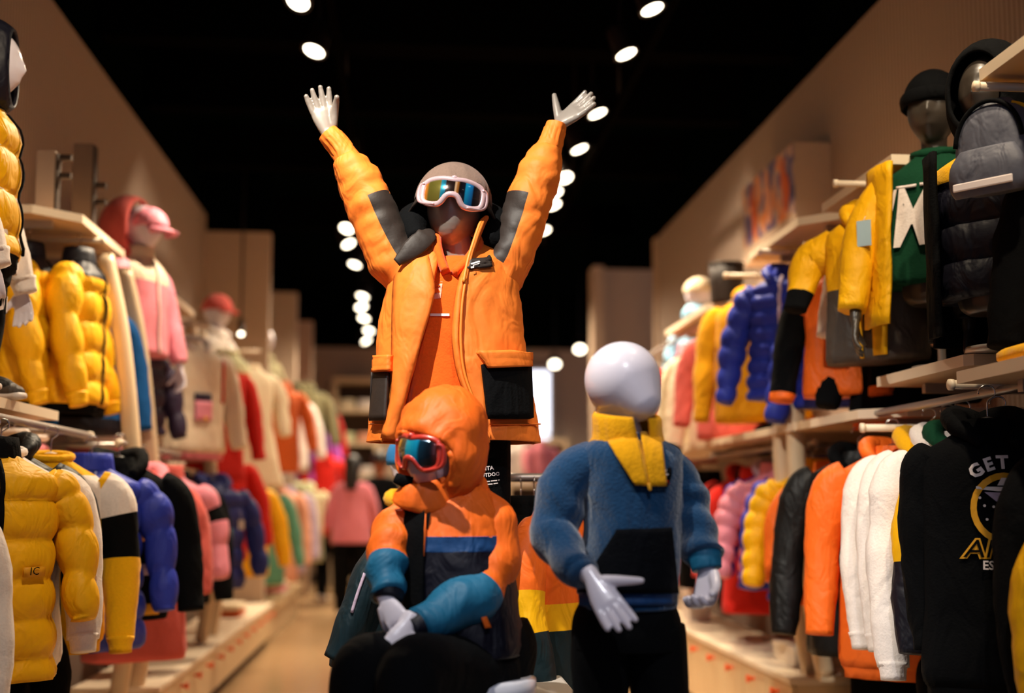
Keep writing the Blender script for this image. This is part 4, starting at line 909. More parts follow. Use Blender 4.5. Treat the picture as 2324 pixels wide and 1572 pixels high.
garment('sweatshirt', 'yellow sweatshirt with white shoulder and black diagonal stripe', 'sweatshirt', (edge_x(282, 3.85, -1), 3.85, 1.225), R(18), .56, .17, m=m_yellow, collar='crew', sl=.53, spread=.03, cuff=m_yellow, hem=m_yellow,
        bands=[(.14, m_whitec, .36, -.06), (.36, m_black, .60, -.14)], sbands=[(.1, m_whitec, .34), (.34, m_black, .56)], hang='pale')
garment('puffer_jacket', 'royal blue puffer jacket on the left near rail', J, (edge_x(374, 4.2, -1, .25), 4.2, 1.215), R(24), .62, .175, .10, m=m_blue, puff=.10, collar='stand', sl=.46, spread=.05, hang='dark', zipm=m_bpuff, patches=[('badge', .05, .08, -.1, -.13, m_print)])
r_, s_, sf = garment('hoodie', 'black hoodie with yellow and grey circle prints', 'hoodie', (edge_x(415, 4.42, -1), 4.42, 1.235), R(22), .56, .175, m=m_black, collar='hood', colm=m_black, sl=.5, spread=.06, hang='dark', patches=[('print', .05, .10, -.22, -.28, m_yprint), ('print', .06, .11, -.36, -.40, m_lav), ('print', .08, .14, -.5, -.54, m_yprint), ('print', -.02, .03, -.42, -.47, m_lav)])
garment('long_coat', 'long black coat hanging low under the yellow puffer', 'coat', (-1.27, 3.72, .80), 0, .46, .15, m=m_black, collar='stand', sl=.4)
garment('long_coat', 'coral wool coat between the curved uprights', 'coat', (edge_x(450, 5.0, -1), 5.0, 1.20), R(24), .74, .17, m=m_coral, collar='hood', colm=m_pinkc, sl=.45, flare=1.2, hang='pale')
garment('puffer_vest', 'pink quilted jacket with black side stripes', J, (edge_x(494, 5.6, -1), 5.6, 1.215), R(22), .46, .165, m=m_pink, puff=.12, collar='stand', colm=m_coral, sl=.44, sbands=[(.35, m_black, .5)], hang='pale', patches=[('stripe', -.10, -.07, -.15, -.44, m_black), ('stripe', .07, .1, -.15, -.44, m_black)])
garment('tracksuit_top', 'black and red tracksuit top behind the pink quilted jacket', J, (edge_x(505, 5.95, -1), 5.95, 1.2), R(18), .6, .165, m=m_black, collar='stand', sl=.55, bands=[(.75, m_red, .9)], hang='dark')
garment('puffer_jacket', 'navy blue puffer jacket with teal chest patch', J, (edge_x(585, 6.75, -1, .25), 6.75, 1.195), R(32), .58, .175, .11, m=m_bpuff, puff=.11, collar='hood', sl=.48, spread=.07, hang='dark', patches=[('patch', -.05, .07, -.25, -.31, m_sage), ('patch_print', -.02, .05, -.275, -.29, m_print, .012)])
garment('hooded_jacket', 'red hooded jacket behind the navy puffer', J, (edge_x(582, 7.35, -1), 7.35, 1.36), R(26), .62, .18, m=m_redc, collar='hood', sl=.5, spread=.08, hang='dark')
garment('rain_jacket', 'yellow jacket last before the left fin', J, (edge_x(628, 8.2, -1), 8.2, 1.21), R(26), .62, .18, m=m_yel, collar='hood', sl=.52, spread=.08, hang='dark')
garment('fleece_jacket', 'sage green fleece jacket just past the left fin', J, (edge_x(660, 10.0, -1), 10.0, 1.19), R(30), .78, .19, m=m_sage, collar='hood', sl=.6, spread=.1, hang='dark', res=.6)
garment('sweatshirt', 'peach sweatshirt on the rail past the fin', 'sweatshirt', (edge_x(690, 10.5, -1), 10.5, 1.2), R(20), .8, .18, m=m_peach, collar='crew', sl=.62, hang='dark', res=.6)
garment('sweatshirt', 'lavender sweatshirt between peach and pale green ones', 'sweatshirt', (edge_x(708, 10.95, -1), 10.95, 1.2), R(20), .76, .18, m=m_lav, collar='crew', sl=.6, hang='dark', res=.6)
garment('fleece_jacket', 'pale green fleece nearest the pink-shirted shopper', J, (edge_x(745, 11.5, -1), 11.5, 1.22), R(22), .7, .19, m=m_celery, collar='hood', sl=.55, spread=.12, hang='dark', res=.6)
# left upper level
for x, y, yaw, lab in ((-1.46, 4.60, 100, 'yellow puffer jacket with navy yoke, nearer the wall'), (-1.30, 4.70, 88, 'yellow puffer jacket with navy yoke and black piped cuff, at the arm tip')):
    r_, s_, sf = garment('puffer_jacket', lab, J, (x, y, 2.03), R(yaw), .57, .145, .10, m=m_yel, puff=.115, collar='stand', colm=m_navy, sl=.52, spread=.05, bands=[(0, m_navy, .20)], cuff=m_yel, hem=m_black, zipm=m_black, hang='pale', group='yellow puffers under the left shelf', flare=1.12)
garment('sweatshirt', 'blue sweatshirt with green lettering beside the yellow puffers', 'sweatshirt', (W(196, 1000, 5.08).x, 5.08, 1.93), R(44), .56, .14, m=m_bluec, collar='crew', sl=.5, bands=[(.88, m_navy, 1.01)], hang='pale', patches=[('green_print', .055, .075, -.19, -.27, m_lime), ('green_print', .085, .10, -.18, -.25, m_lime)])
garment('puffer_jacket', 'dark purple puffer hanging behind the pink hooded mannequin', J, (W(268, 700, 5.8).x, 5.8, 2.22), R(60), .42, .12, m=m_purple, puff=.1, collar='stand', sl=.36, hang='dark')
garment('puffer_jacket', 'dark purple puffer jacket left of the cream jacket', J, (W(312, 900, 5.75).x, 5.75, 1.83), R(55), .42, .13, m=m_purple, puff=.09, collar='stand', sl=.4, hang='dark')
garment('hooded_jacket', 'cream hooded jacket with purple and pink pocket patch', J, (W(430, 900, 6.2).x, 6.2, 1.90), R(46), .56, .19, .11, m=m_creamny, collar='hood', colm=m_whitec, sl=.5, hem=m_pinkc, hang='pale', patches=[('patch', -.05, .05, -.26, -.30, m_purple), ('patch', -.05, .05, -.30, -.40, m_pink, .008), ('badge', 0, .02, -.38, -.40, m_yprint, .012), ('stripe', .13, .15, -.08, -.3, m_red)])
garment('sweatshirt', 'bright red sweatshirt behind the cream hooded jacket', 'sweatshirt', (W(492, 900, 7.0).x, 7.0, 1.87), R(38), .66, .17, m=m_redc, collar='crew', sl=.5, hang='dark')
garment('dress', 'long cream dress hanging on the left fin', 'dress', (W(566, 900, 8.0).x, 8.0, 1.98), R(36), .80, .16, .1, m=m_cream, collar='crew', sl=.42, flare=1.6, hang='pale')
garment('vest', 'orange and yellow child vest between red sweatshirt and white mannequin', 'vest', (W(515, 860, 7.4).x, 7.4, 2.0), R(30), .4, .14, m=m_celery, collar='crew', sl=.3, sleeves=(), hang='dark', bands=[(.4, m_pumpk, .7)], res=.6)
for px, Y, z, L_, m_, lab in ((632, 10.1, 2.05, .72, m_pumpk, 'rust orange sweatshirt nearest behind the fin'), (655, 10.6, 2.0, .65, m_whitec, 'white puffy jacket behind the fin'), (690, 11.2, 2.15, .6, m_olive, 'olive fleece jacket on the upper far rail'),
        (702, 12.3, 2.2, .6, m_black, 'black jacket on the upper far rail'), (712, 12.6, 1.85, .6, m_violet, 'violet sweatshirt on the upper far rail'), (722, 13.1, 2.1, .7, m_redc, 'red and white jacket last on the upper far rail')):
    garment('knit_top', lab, 'top', (W(px, 900, Y).x, Y, z), R(30), L_, .19, m=m_, collar='hood', sl=.5, spread=.08, hang='dark', res=.55)

# right lower rail
garment('hoodie', 'plain black hoodie cut by the right picture edge', 'hoodie', (edge_x(2300, 2.62, 1, .245), 2.62, 1.245), R(-8), .66, .175, m=m_black, collar='hood', sl=.56, hang='dark')
garment('rain_jacket', 'yellow jacket low at the right picture edge', J, (edge_x(2312, 2.5, 1, .26), 2.5, 1.10), R(-5), .62, .17, m=m_yel, collar='stand', sl=.5)
gx = 1.455
r_, s_, sf = garment('hoodie', 'black hoodie with yellow ring spaceship print', 'hoodie', (gx, 2.9, 1.285), R(-12),   .64, .17, .075, m=m_black, collar='hood', sl=.55, spread=-.03, hang='dark', hem=m_black, arms={-1: [(-.125, 0, -.075), (-.15, .02, -.12), (-.158, .035, -.28), (-.155, .04, -.42), (-.15, .03, -.56)], 1: [(.135, 0, -.075), (.165, .02, -.12), (.175, .03, -.28), (.17, .03, -.42), (.165, .03, -.56)]},
        texts=[('EST. 1991', .012, -.345, .030, m_print, .0006, -.03)])
def on(nm, poly, m_, th=.007, par=s_):
    g = G(); g.add([(x, sf(x, z) - th, z) for x, z in poly], [list(range(len(poly)))]); return obj(nm, g, m_, par, smooth=False)
# lettering set in an arc above the ring, outlined name below
for k, ch in enumerate('GET'):
    a = 2.18 - k * .30
    v, f = text_geo(ch, .044, .0018); g = G(); c_, s2_ = math.cos(a - pi / 2), math.sin(a - pi / 2)
    g.add([(lambda x, z: (x, sf(x, z) - .006, z))(.012 + math.cos(a) * .112 + p.x * c_ - p.y * s2_, -.205 + math.sin(a) * .112 + p.x * s2_ + p.y * c_) for p in v], f); obj('lettering', g, m_print, s_, smooth=False)
for k in range(28):
    a0, a1 = 2 * pi * k / 28, 2 * pi * (k + 1) / 28; q = lambda a, r: (.012 + math.cos(a) * r * .92, -.205 + math.sin(a) * r)
    if k == 0: ring_g = G()
    P4 = [q(a0, .072), q(a1, .072), q(a1, .088), q(a0, .088)]; ring_g.add([(x, sf(x, z) - .006, z) for x, z in P4], [(0, 1, 2, 3)])
o = obj('ring_print', ring_g, m_yprint, s_, smooth=False); o['label'] = 'yellow printed ring'
def oo(x, z): return (.012 + x * .88, -.205 + z * .88)
on('spaceship_print', [oo(-.075, .055), oo(-.02, .048), oo(.04, .048), oo(.075, .052), oo(.075, .058), oo(-.075, .062)], m_print)
on('spaceship_print', [oo(-.055, .046), oo(.055, .042), oo(.03, .020), oo(-.025, .020)], m_lav, .009)
on('spaceship_print', [oo(-.02, .064), oo(.03, .064), oo(.02, .085), oo(-.008, .085)], m_print, .009)
for x0, z0, l in ((-.012, .0, .045), (-.002, .01, .03), (-.026, -.035, .03), (-.012, -.04, .04), (.004, -.02, .05), (.016, -.01, .06), (-.03, -.07, .03)):
    on('beam_print', [oo(x0, z0), oo(x0 + .004, z0), oo(x0 - l * .3 + .004, z0 - l), oo(x0 - l * .3, z0 - l)], m_print, .009)
for x0, z0 in ((-.066, .03), (-.032, .005), (-.05, -.03), (-.055, .008)):
    on('star_print', [oo(x0 + .004 * math.cos(a), z0 + .004 * math.sin(a)) for a in [pi * k / 3 for k in range(6)]], m_print)
v, f = text_geo('ANTA', .062, .004)
g = G(); g.add([(lambda x, z: (x, sf(x, z) - .005, z))(.012 + p.x * 1.15 + p.y * .25, -.305 + p.y) for p in v], f); o = obj('lettering', g, m_yprint, s_, smooth=False); o['label'] = 'yellow outlined lettering'
v, f = text_geo('ANTA', .062, .0)
g = G(); g.add([(lambda x, z: (x, sf(x, z) - .008, z))(.012 + p.x * 1.15 + p.y * .25, -.305 + p.y) for p in v], f); obj('lettering_core', g, m_black, s_, smooth=False)
garment('baseball_jacket', 'navy jacket with yellow sleeve panel beside the spaceship hoodie', J, (edge_x(2085, 3.1, 1), 3.1, 1.275), R(-20), .6, .17, m=m_navy, collar='stand', sl=.55, sbands=[(.28, m_yel, .60)], hang='dark')
for i, (e, Y, lab) in enumerate(((2012, 3.24, 'white hoodie with dangling cuff, first behind the navy jacket'), (1985, 3.38, 'white hoodie in the middle of the three on the right rail'), (1948, 3.52, 'white hoodie with yellow hood next to the orange jacket'))):
    garment('hoodie', lab, 'hoodie', (edge_x(e, Y, 1), Y, 1.275), R(-16), .55, .17, m=m_whitec, collar='hood', colm=[m_green, m_whitec, m_yellow][i], sl=[.60, .54, .55][i], spread=.03, cuff=m_whitec, hem=m_whitec, hang='dark', group='white hoodies on the right rail')
garment('ski_jacket', 'orange ski jacket with dark edge on the right near rail', J, (edge_x(1872, 3.72, 1), 3.72, 1.255), R(-26), .68, .175, m=m_orange2, collar='hood', sl=.55, spread=.04, zipm=m_black, hang='dark', patches=[('badge', -.12, -.07, -.12, -.16, m_redc)], hem=m_orange2)
r_, s_, sf = garment('parka', 'black parka with blue hood trim beside the orange ski jacket', J, (edge_x(1792, 4.05, 1, .25), 4.05, 1.25), R(-26), .68, .18, .1, m=m_blackny, collar='hood', colm=m_black, sl=.58, spread=.06, hang='dark', patches=[('trim', -.09, -.075, -.06, -.2, m_blue), ('mitten_clip', -.12, -.10, -.17, -.21, m_print), ('mitten_clip', -.06, -.04, -.15, -.19, m_print)])
garment('long_coat', 'long black coat hanging low below the white hoodies', 'coat', (1.80, 3.6, .72), 0, .4, .14, m=m_black, collar='stand', sl=.3)
garment('long_coat', 'long black coat hanging below the black parka', 'coat', (1.76, 4.3, .95), R(-10), .63, .15, m=m_black, collar='stand', sl=.35)
garment('puffer_jacket', 'yellow puffer jacket right of the pink one', J, (edge_x(1720, 4.75, 1), 4.75, 1.225), R(-30), .50, .165, m=m_yel, puff=.062, collar='stand', colm=m_yel, sl=.44, hang='dark')
garment('jacket', 'orange jacket between yellow puffer and curved upright', J, (edge_x(1768, 4.68, 1, .2), 4.62, 1.21), R(-20), .52, .15, m=m_orange2, collar='stand', sl=.4, hang='dark')
garment('puffer_jacket', 'royal blue puffer showing between yellow and pink ones', J, (edge_x(1712, 4.98, 1), 4.98, 1.235), R(-24), .56, .165, m=m_blue, puff=.062, collar='hood', sl=.48, hang='dark')
garment('puffer_jacket', 'pale pink puffer jacket on the right far rail', J, (edge_x(1640, 5.3, 1, .25), 5.3, 1.225), R(-30), .48, .165, m=m_pink, puff=.062, collar='stand', sl=.44, spread=.06, hang='dark')
garment('puffer_jacket', 'royal blue puffer behind the pale pink one', J, (edge_x(1652, 5.5, 1), 5.5, 1.24), R(-24), .55, .165, m=m_blue, puff=.062, collar='hood', colm=m_lav, sl=.46, hang='dark')
garment('jacket', 'red jacket hanging next to the pink puffer', J, (edge_x(1610, 5.75, 1), 5.75, 1.215), R(-24), .66, .165, m=m_redc, collar='stand', sl=.5, hang='dark')
garment('jacket', 'black jacket between the two nearest red ones', J, (edge_x(1604, 5.95, 1), 5.95, 1.215), R(-24), .66, .165, m=m_black, collar='stand', sl=.5, hang='dark')
garment('hooded_jacket', 'red hooded jacket behind the black one on the far rail', J, (edge_x(1596, 6.15, 1), 6.15, 1.235), R(-24), .64, .165, m=m_redc, collar='hood', sl=.5, hang='dark')
for i, (Y, m_, lab) in enumerate(((6.5, m_black, 'small black jacket deep on the right far rail'), (6.8, m_red, 'small red jacket deep on the right far rail'), (7.2, m_pumpk, 'small rust jacket deep on the right far rail'), (7.7, m_lav, 'small lavender jacket deep on the right far rail'), (8.3, m_peach, 'small peach jacket deep on the right far rail'))):
    garment('jacket', lab, J, (1.64, Y, 1.22), R(-22), .6, .165, m=m_, collar='stand', sl=.5, hang='dark', res=.55)
# right upper level
r_, s_, sf = garment('rain_jacket', 'yellow and charcoal jacket with blue hang tag', J, (1.50, 3.72, 2.045), R(-50), .50, .165, m=m_yel, collar='hood', sl=.28, spread=.06, bands=[(.52, m_charc, 1.01)], sbands=[(.8, m_black, 1.01)], zipm=m_yel, hang='pale', patches=[('stripe', .045, .09, -.24, -.49, m_yel)])
tg_ = thing('hang_tag', 'pale blue hang tag on the yellow and charcoal jacket', 'tag', W(1960, 500, 3.5)); tg_.rotation_euler = (0, 0, R(-40))
obj('card', G().box(-.022, .022, -.001, .001, -.08, 0), m_bluetag, tg_, smooth=False); obj('string', G().sweep([(0, 0, 0), (.004, .05, .05), (.006, .12, .09)], [.001] * 3, 5, 3), m_print, tg_)
garment('shirt', 'white shirt behind the yellow and charcoal jacket', 'shirt', (1.62, 3.80, 2.05), R(-54), .42, .16, m=m_whitec, collar='stand', sl=.36, bands=[(.62, m_charc, 1.01)], hang='pale')
garment('shirt', 'navy and white shirt beside the green sweatshirt mannequin', 'shirt', (1.75, 3.80, 2.06), R(-54), .4, .16, m=m_navy, collar='stand', sl=.34, hang='pale', texts=[('NN', -.03, -.12, .1, m_print, .004)])
garment('ski_jacket', 'orange jacket with black sleeve hanging behind the yellow one', J, (W(1885, 600, 4.15).x + .02, 4.15, 1.93), R(-46), .46, .12, m=m_orange2, collar='stand', sl=.44, sbands=[(.3, m_black, .9)], hang='dark', flare=1.15)
garment('long_coat', 'black coat hanging below the yellow and charcoal jacket', 'coat', (1.70, 4.0, 1.66), R(-40), .28, .17, m=m_black, collar='stand', sl=.2, hem=m_orange2)
garment('puffer_jacket', 'royal blue puffer jacket hanging under the poster shelf', J, (W(1790, 700, 4.72).x, 4.72, 2.03), R(-40), .52, .165, m=m_blue, puff=.065, collar='hood', sl=.5, spread=.07, zipm=m_lav, hang='dark')
garment('puffer_jacket', 'royal blue puffer half behind the curved upright', J, (1.66, 4.5, 1.86), R(-40), .40, .16, m=m_blue, puff=.065, collar='stand', sl=.42, hang='dark')
garment('fleece_jacket', 'long yellow fleece jacket under the poster shelf', J, (W(1715, 760, 5.25).x, 5.25, 2.03), R(-40), .58, .19, .1, m=m_yfleece, collar='hood', sl=.54, spread=.03, hang='dark')
garment('jacket', 'rose red jacket behind the long yellow fleece', J, (W(1655, 760, 5.8).x, 5.8, 1.95), R(-30), .55, .16, m=m_coral, collar='hood', sl=.45, hang='dark')
garment('jacket', 'cream jacket with dark cuff beside the rose jacket', J, (W(1632, 760, 6.1).x, 6.1, 1.92), R(-26), .56, .16, m=m_creamny, collar='stand', sl=.52, cuff=m_black, hang='dark')
garment('jacket', 'cream jacket beside the red coat', J, (W(1602, 760, 6.5).x, 6.5, 1.93), R(-26), .60, .165, m=m_cream, collar='stand', sl=.54, hang='dark')
garment('long_coat', 'red coat with dark toggles on the upper right rail', 'coat', (W(1562, 800, 6.95).x, 6.95, 1.92), R(-28), .60, .16, m=m_redc, collar='stand', sl=.5, hang='dark', patches=[('toggle', -.02, .01, -.15, -.18, m_black), ('toggle', -.02, .01, -.35, -.38, m_black)])
garment('dress', 'white dress with red hat above at the end of the right wall', 'dress', (W(1532, 900, 8.0).x, 8.0, 1.98), R(-25), .98, .15, m=m_whitec, collar='stand', colm=m_redc, sl=.4, flare=1.25, hang='dark', res=.7)
garment('dress', 'pink and lavender dress beside the white one', 'dress', (W(1540, 900, 7.5).x, 7.5, 1.9), R(-25), .5, .14, m=m_pinkc, collar='stand', sl=.4, hang='dark', res=.7)

# ------------------------------------------------------------------ shelf mannequins
def shelf_mannequin(label, loc, yaw, skin, nh, head=(.074, .09, .105), feat=.8, legs=False, hands=True, tilt=0, vox=.0045, arms_out=.0, back_arm=None):
    """half or full child mannequin; local -y is its front, neck at height nh"""
    t = thing('child_mannequin', label, 'mannequin', loc, yaw); g = G()
    head_geo(g, Vector((0, -.012, nh + .135)), Matrix.Rotation(tilt, 3, 'Z'), *head, feat=feat)
    g.sweep([(0, -.005, nh + .08), (0, 0, nh + .02), (0, 0, nh - .05)], [.042, .040, .06], 12, 4)
    g.sweep([(0, 0, nh - .03), (0, 0, nh - .07), (0, 0, nh - .25), (0, 0, nh - .42), (0, 0, nh - .46)], [(.05, .045), (.12, .065), (.105, .07), (.11, .075), (.08, .06)], 16, 4)
    for s in (-1, 1):
        P = [(s * .11, 0, nh - .08), (s * .20, -.01, nh - .2), (s * (.235 + arms_out), -.04, nh - .34), (s * (.235 + arms_out), -.085, nh - .50)]
        if s == -1 and back_arm: P = [(x, y, nh + z) for x, y, z in back_arm]
        g.sweep(P, [.035, .032, .027, .018], 10, 4)
        if hands: hand_geo(g, P[-1], (s * .02, -.12, -1), (-s * .9, .2, 0), s, .72, curl=(.2, .25, .28, .3))
    if legs:
        for s in (-1, 1): g.sweep([(s * .055, 0, nh - .40), (s * .06, 0, nh - .6), (s * .06, .0, .10), (s * .06, 0, .04)], [.055, .05, .03, .03], 10, 4)
    obj('body', g, skin, t, rm=vox, sm=3)
    if not legs:
        obj('stand_pole', G().sweep([(0, 0, 0), (0, 0, .03), (0, 0, nh - .42)], [.012, .012, .012], 10, 2), m_rail, t)
        obj('stand_base', G().sweep([(0, 0, 0), (0, 0, .012)], [.09, .088], 24, 1, ref=(0, 1, 0)), m_rail, t)
    return t
def dome(par, nm, c, r, m_, low=-.1, org=None, sol=.006, tilt=0):
    rings = []; c = Vector(c)
    for i in range(11):
        a = low + (pi / 2 - low) * i / 10; rings.append([c + Vector((r[0] * math.cos(a) * math.cos(b), r[1] * math.cos(a) * math.sin(b), r[2] * math.sin(a))) for b in [2 * pi * j / 28 for j in range(28)]])
    return obj(nm, G().grid(rings, True, False, True), m_, par, sol=sol)
def visor(par, c, m_, w=.07, l=.085, drop=.02):
    rs = [[Vector(c) + Vector((w * math.cos(b) * (1 - .12 * k), -.05 - l * k * math.sin(b) ** .6, -drop * k * k - .012 * math.cos(b) ** 2)) for b in [pi * (.02 + .96 * j / 14) for j in range(15)]] for k in (0, .33, .66, 1)]
    return obj('visor', G().grid(rs, False), m_, par, sol=.005)
def hood_up(par, c, m_, r=(.098, .115, .13), open_=.78, back=0):
    rings = []; c = Vector(c)
    for i in range(17):
        a = open_ + (pi - open_) * i / 16
        rings.append([c + Vector((r[0] * math.sin(a) * math.cos(b), -r[1] * math.cos(a), r[2] * math.sin(a) * math.sin(b) - (.03 if math.sin(b) < 0 else 0) * math.sin(a))) for b in [2 * pi * j / 28 for j in range(28)]])
    o = obj('hood', G().grid(rings, True, False, True), m_, par, sol=.008); return o
GA = dict(name='x', label='', cat='')
# far left: mannequin in yellow vest on the sneaker shelf
mn = shelf_mannequin('mannequin in yellow vest, white hoodie and black trousers at the left edge', (-1.255, 3.5, 1.402), R(98), m_white, .84, legs=True)
b_, s_, sf = garment('x', '', '', (0, 0, .84), 0, .44, .165, .10, m=m_yel, collar='stand', colm=m_black, sl=.1, sleeves=(), parent=mn, part='vest', zipm=m_black, hem=m_black, puff=.12)
b_, s_, sf = garment('x', '', '', (0, 0, .835), 0, .47, .155, .09, m=m_whitec, collar='crew', sl=.44, spread=.04, parent=mn, part='hoodie', cuff=m_whitec, fwd=.045)
hood_up(mn, (0, 0, .975), m_navy, open_=.85)
tr_ = obj('trousers', G().sweep([(0, 0, .44), (0, 0, .36), (0, 0, .32)], [(.12, .09), (.13, .095), (.10, .09)], 18, 4), m_black, mn)
for s in (-1, 1):
    obj('trouser_leg', G().sweep([(s * .06, 0, .38), (s * .065, -.005, .25), (s * .065, 0, .12), (s * .065, 0, .045)], [.072, .068, .06, .055], 16, 5, mod=lambda t, a, c: .005 * ns((c.x * 12, a, c.z * 14))), m_black, tr_)
    v, f = text_geo('OUTDO', .065, .003); g = G(); g.add([(.13 * s + .0 - 0 if False else s * .065 + math.sin(p.x / .075) * .075, -math.cos(p.x / .075) * .075, .27 + p.y) for p in v], f)
    if s > 0: o = obj('lettering', g, m_print, tr_, smooth=False); o['label'] = 'white lettering across the leg'
def sneaker(label, loc, rz, m1, m2, k=1.0):
    t = thing('sneaker', label, 'shoe', loc, rz, group='sneakers on the left shelf')
    P = [(0, .075, .03), (0, .05, .042), (0, .0, .045), (0, -.05, .034), (0, -.095, .022)]
    obj('upper', G().sweep([Vector(p) * k for p in P], [(.024 * k, .028 * k), (.032 * k, .036 * k), (.033 * k, .034 * k), (.035 * k, .024 * k), (.024 * k, .014 * k)], 16, 5, ref=(0, 0, 1)), m1, t)
    obj('sole', G().sweep([Vector(p) * k for p in ((0, .085, .010), (0, .04, .010), (0, -.04, .010), (0, -.108, .012))], [(.024 * k, .0098 * k), (.033 * k, .0098 * k), (.037 * k, .0098 * k), (.022 * k, .0098 * k)], 16, 4, ref=(0, 0, 1), pw=4), m_rub, t)
    obj('toe_overlay', G().sweep([Vector(p) * k for p in ((0, -.045, .030), (0, -.08, .026), (0, -.1, .02))], [(.0365 * k, .023 * k), (.032 * k, .020 * k), (.02 * k, .012 * k)], 14, 3, ref=(0, 0, 1)), m2, t)
    for i in range(4): obj('lace', G().sweep([Vector((x, -.035 + i * .018, .0655 + i * .005 - abs(x) * .35)) * k for x in (-.016, 0, .016)], [.0022 * k] * 3, 5, 2), m2, t)
sneaker('white sneaker with dark toe worn at the shelf edge', (-1.235, 3.42, 1.401), R(60), m_whitec, m_purple, 1.0)
sneaker('black sneaker nearest the yellow jackets on the left shelf', (-1.25, 3.72, 1.401), R(55), m_blackny, m_charc, .95)
sneaker('second white sneaker behind the first on the left shelf', (-1.34, 3.52, 1.401), R(62), m_whitec, m_purple, 1.0)
# boards leaning on the high left shelf
for i, (x0, x1, y0, y1, Y, m_, lab) in enumerate(((78, 127, 342, 475, 4.5, m_wallp, 'beige display board standing on the high left shelf'), (160, 212, 325, 500, 4.9, mat('taupe_board', '#7d6a5c', .7), 'taupe display board standing on the high left shelf'))):
    a, b = W(x0, y1, Y), W(x1, y0, Y); t = thing('display_board', lab, 'board', (a.x, Y, 2.172)); t.rotation_euler = (0, 0, 0)
    obj('panel', G().box(0, b.x - a.x, 0, .06, 0, b.z - 2.172), m_, t, smooth=False, bev=.003)
    obj('edge_strip', G().box(b.x - a.x, b.x - a.x + .008, .0, .05, 0, b.z - 2.18), m_toe, t, smooth=False)
    for k in range(2): obj('shelf_pin', G().box(b.x - a.x + .008, b.x - a.x + .05, .02, .045, .14 + .07 * k, .16 + .07 * k), m_toe, t, smooth=False)
# pink hooded mannequin, white mannequin with pink cap on the left
mn = shelf_mannequin('mannequin in rose hood and pale pink cap above the curved uprights', (W(318, 560, 5.55).x, 5.55, 1.262), R(70), m_white, .96, tilt=0)
hood_up(mn, (.0, .065, 1.09), m_coral, (.12, .13, .155), 1.05)
cp = dome(mn, 'cap', (0, -.045, 1.10), (.082, .09, .09), m_pink); visor(cp, (0, -.02, 1.10), m_pink, .075, .12, .035)
obj('pompom', G().ball((.02, .06, 1.22), .035, 8), m_cream, mn)
garment('x', '', '', (0, 0, .96), 0, .46, .165, .1, m=m_pinkc, collar='stand', colm=m_cream, sl=.44, parent=mn, part='coat', zipm=m_whitec, bands=[(0, m_creamny, .35)], slm=m_pink)
mn = shelf_mannequin('white mannequin with pink cap and white top near the cream dress', (W(490, 700, 7.7).x, 7.7, 1.272), R(70), m_white, .90)
cp = dome(mn, 'cap', (0, -.01, 1.05), (.088, .102, .10), m_coral); visor(cp, (0, -.01, 1.05), m_coral, .075, .10, .02)
garment('x', '', '', (0, 0, .9), 0, .42, .17, .1, m=m_whitec, collar='hood', sl=.40, parent=mn, part='top')
mn = shelf_mannequin('white mannequin in pale fleece just past the left fin', (W(622, 800, 10.2).x - .1, 10.2, 1.272), R(60), m_white, 1.05)
garment('x', '', '', (0, 0, 1.05), 0, .42, .18, .1, m=m_olive, collar='hood', sl=.40, parent=mn, part='top', res=.6)
# right: two dark-faced mannequins
BA = [(-.10, .0, -.08), (-.135, .06, -.20), (-.135, .10, -.34), (-.13, .09, -.48)]
mn = shelf_mannequin('dark-faced mannequin in black hood and open black coat, upper right', (1.55, 3.0, 1.492), R(-52), m_dkman, .56, back_arm=BA)
hood_up(mn, (0, .0, .70), m_black, (.105, .118, .14), .72)
garment('x', '', '', (0, 0, .56), 0, .42, .165, .10, m=m_navy, puff=.10, collar='stand', colm=m_yellow, bands=[(0, m_yellow, .30)], sl=.42, spread=-.02, parent=mn, part='puffer_vest', slm=m_blackny, arms={-1: [(-.10, 0, -.075), (-.125, .04, -.12), (-.135, .07, -.24), (-.135, .095, -.36), (-.13, .09, -.45)], 1: [(.13, 0, -.075), (.18, -.004, -.12), (.21, -.02, -.25), (.22, -.05, -.36), (.23, -.08, -.47)]})
for s in (-1, 1):
    rs = [[Vector((s * (.105 + .10 * u), -.125 + .04 * u + .09 * u * u - .012 * ns((u * 4, z * 9, s)), .56 - z)) for u in [k / 6 for k in range(7)]] for z in [.02 + .5 * i / 12 for i in range(13)]]
    o = obj('coat_front', G().grid(rs, False), m_black, mn, sol=.012); o['label'] = 'open front of the black coat'
rs = [[Vector((.195 * math.cos(a), .03 + .115 * math.sin(a), .53 - z)) for a in [pi * k / 14 for k in range(15)]] for z in [.5 * i / 8 for i in range(9)]]
obj('coat_back', G().grid(rs, False), m_black, mn, sol=.012)
mn = shelf_mannequin('dark-faced mannequin in beanie, green sweatshirt and yellow jacket', (1.60, 3.46, 1.492), R(-34), m_dkman, .66, arms_out=.0)
bn = dome(mn, 'beanie', (0, -.0, .835), (.088, .104, .10), m_black, low=-.05)
obj('beanie_cuff', G().sweep([(.09 * math.cos(a), -.0 + .106 * math.sin(a), .835) for a in [2 * pi * i / 20 for i in range(21)]], [(.008, .022)] * 21, 8, 1, ref=(0, 0, 1)), m_black, bn)
b_, s_, sf = garment('x', '', '', (0, 0, .66), 0, .40, .16, .09, m=m_green, collar='crew', sl=.40, parent=mn, part='sweatshirt', slm=m_yel, sleeves=(), texts=[('M', -.055, -.21, .25, m_whitec, .005, 0, .58), ('V', -.135, -.21, .25, m_whitec, .005, 0, .3)], patches=[('small_print', -.1, -.04, -.10, -.108, m_print), ('small_print', -.03, .05, -.10, -.108, m_print)])
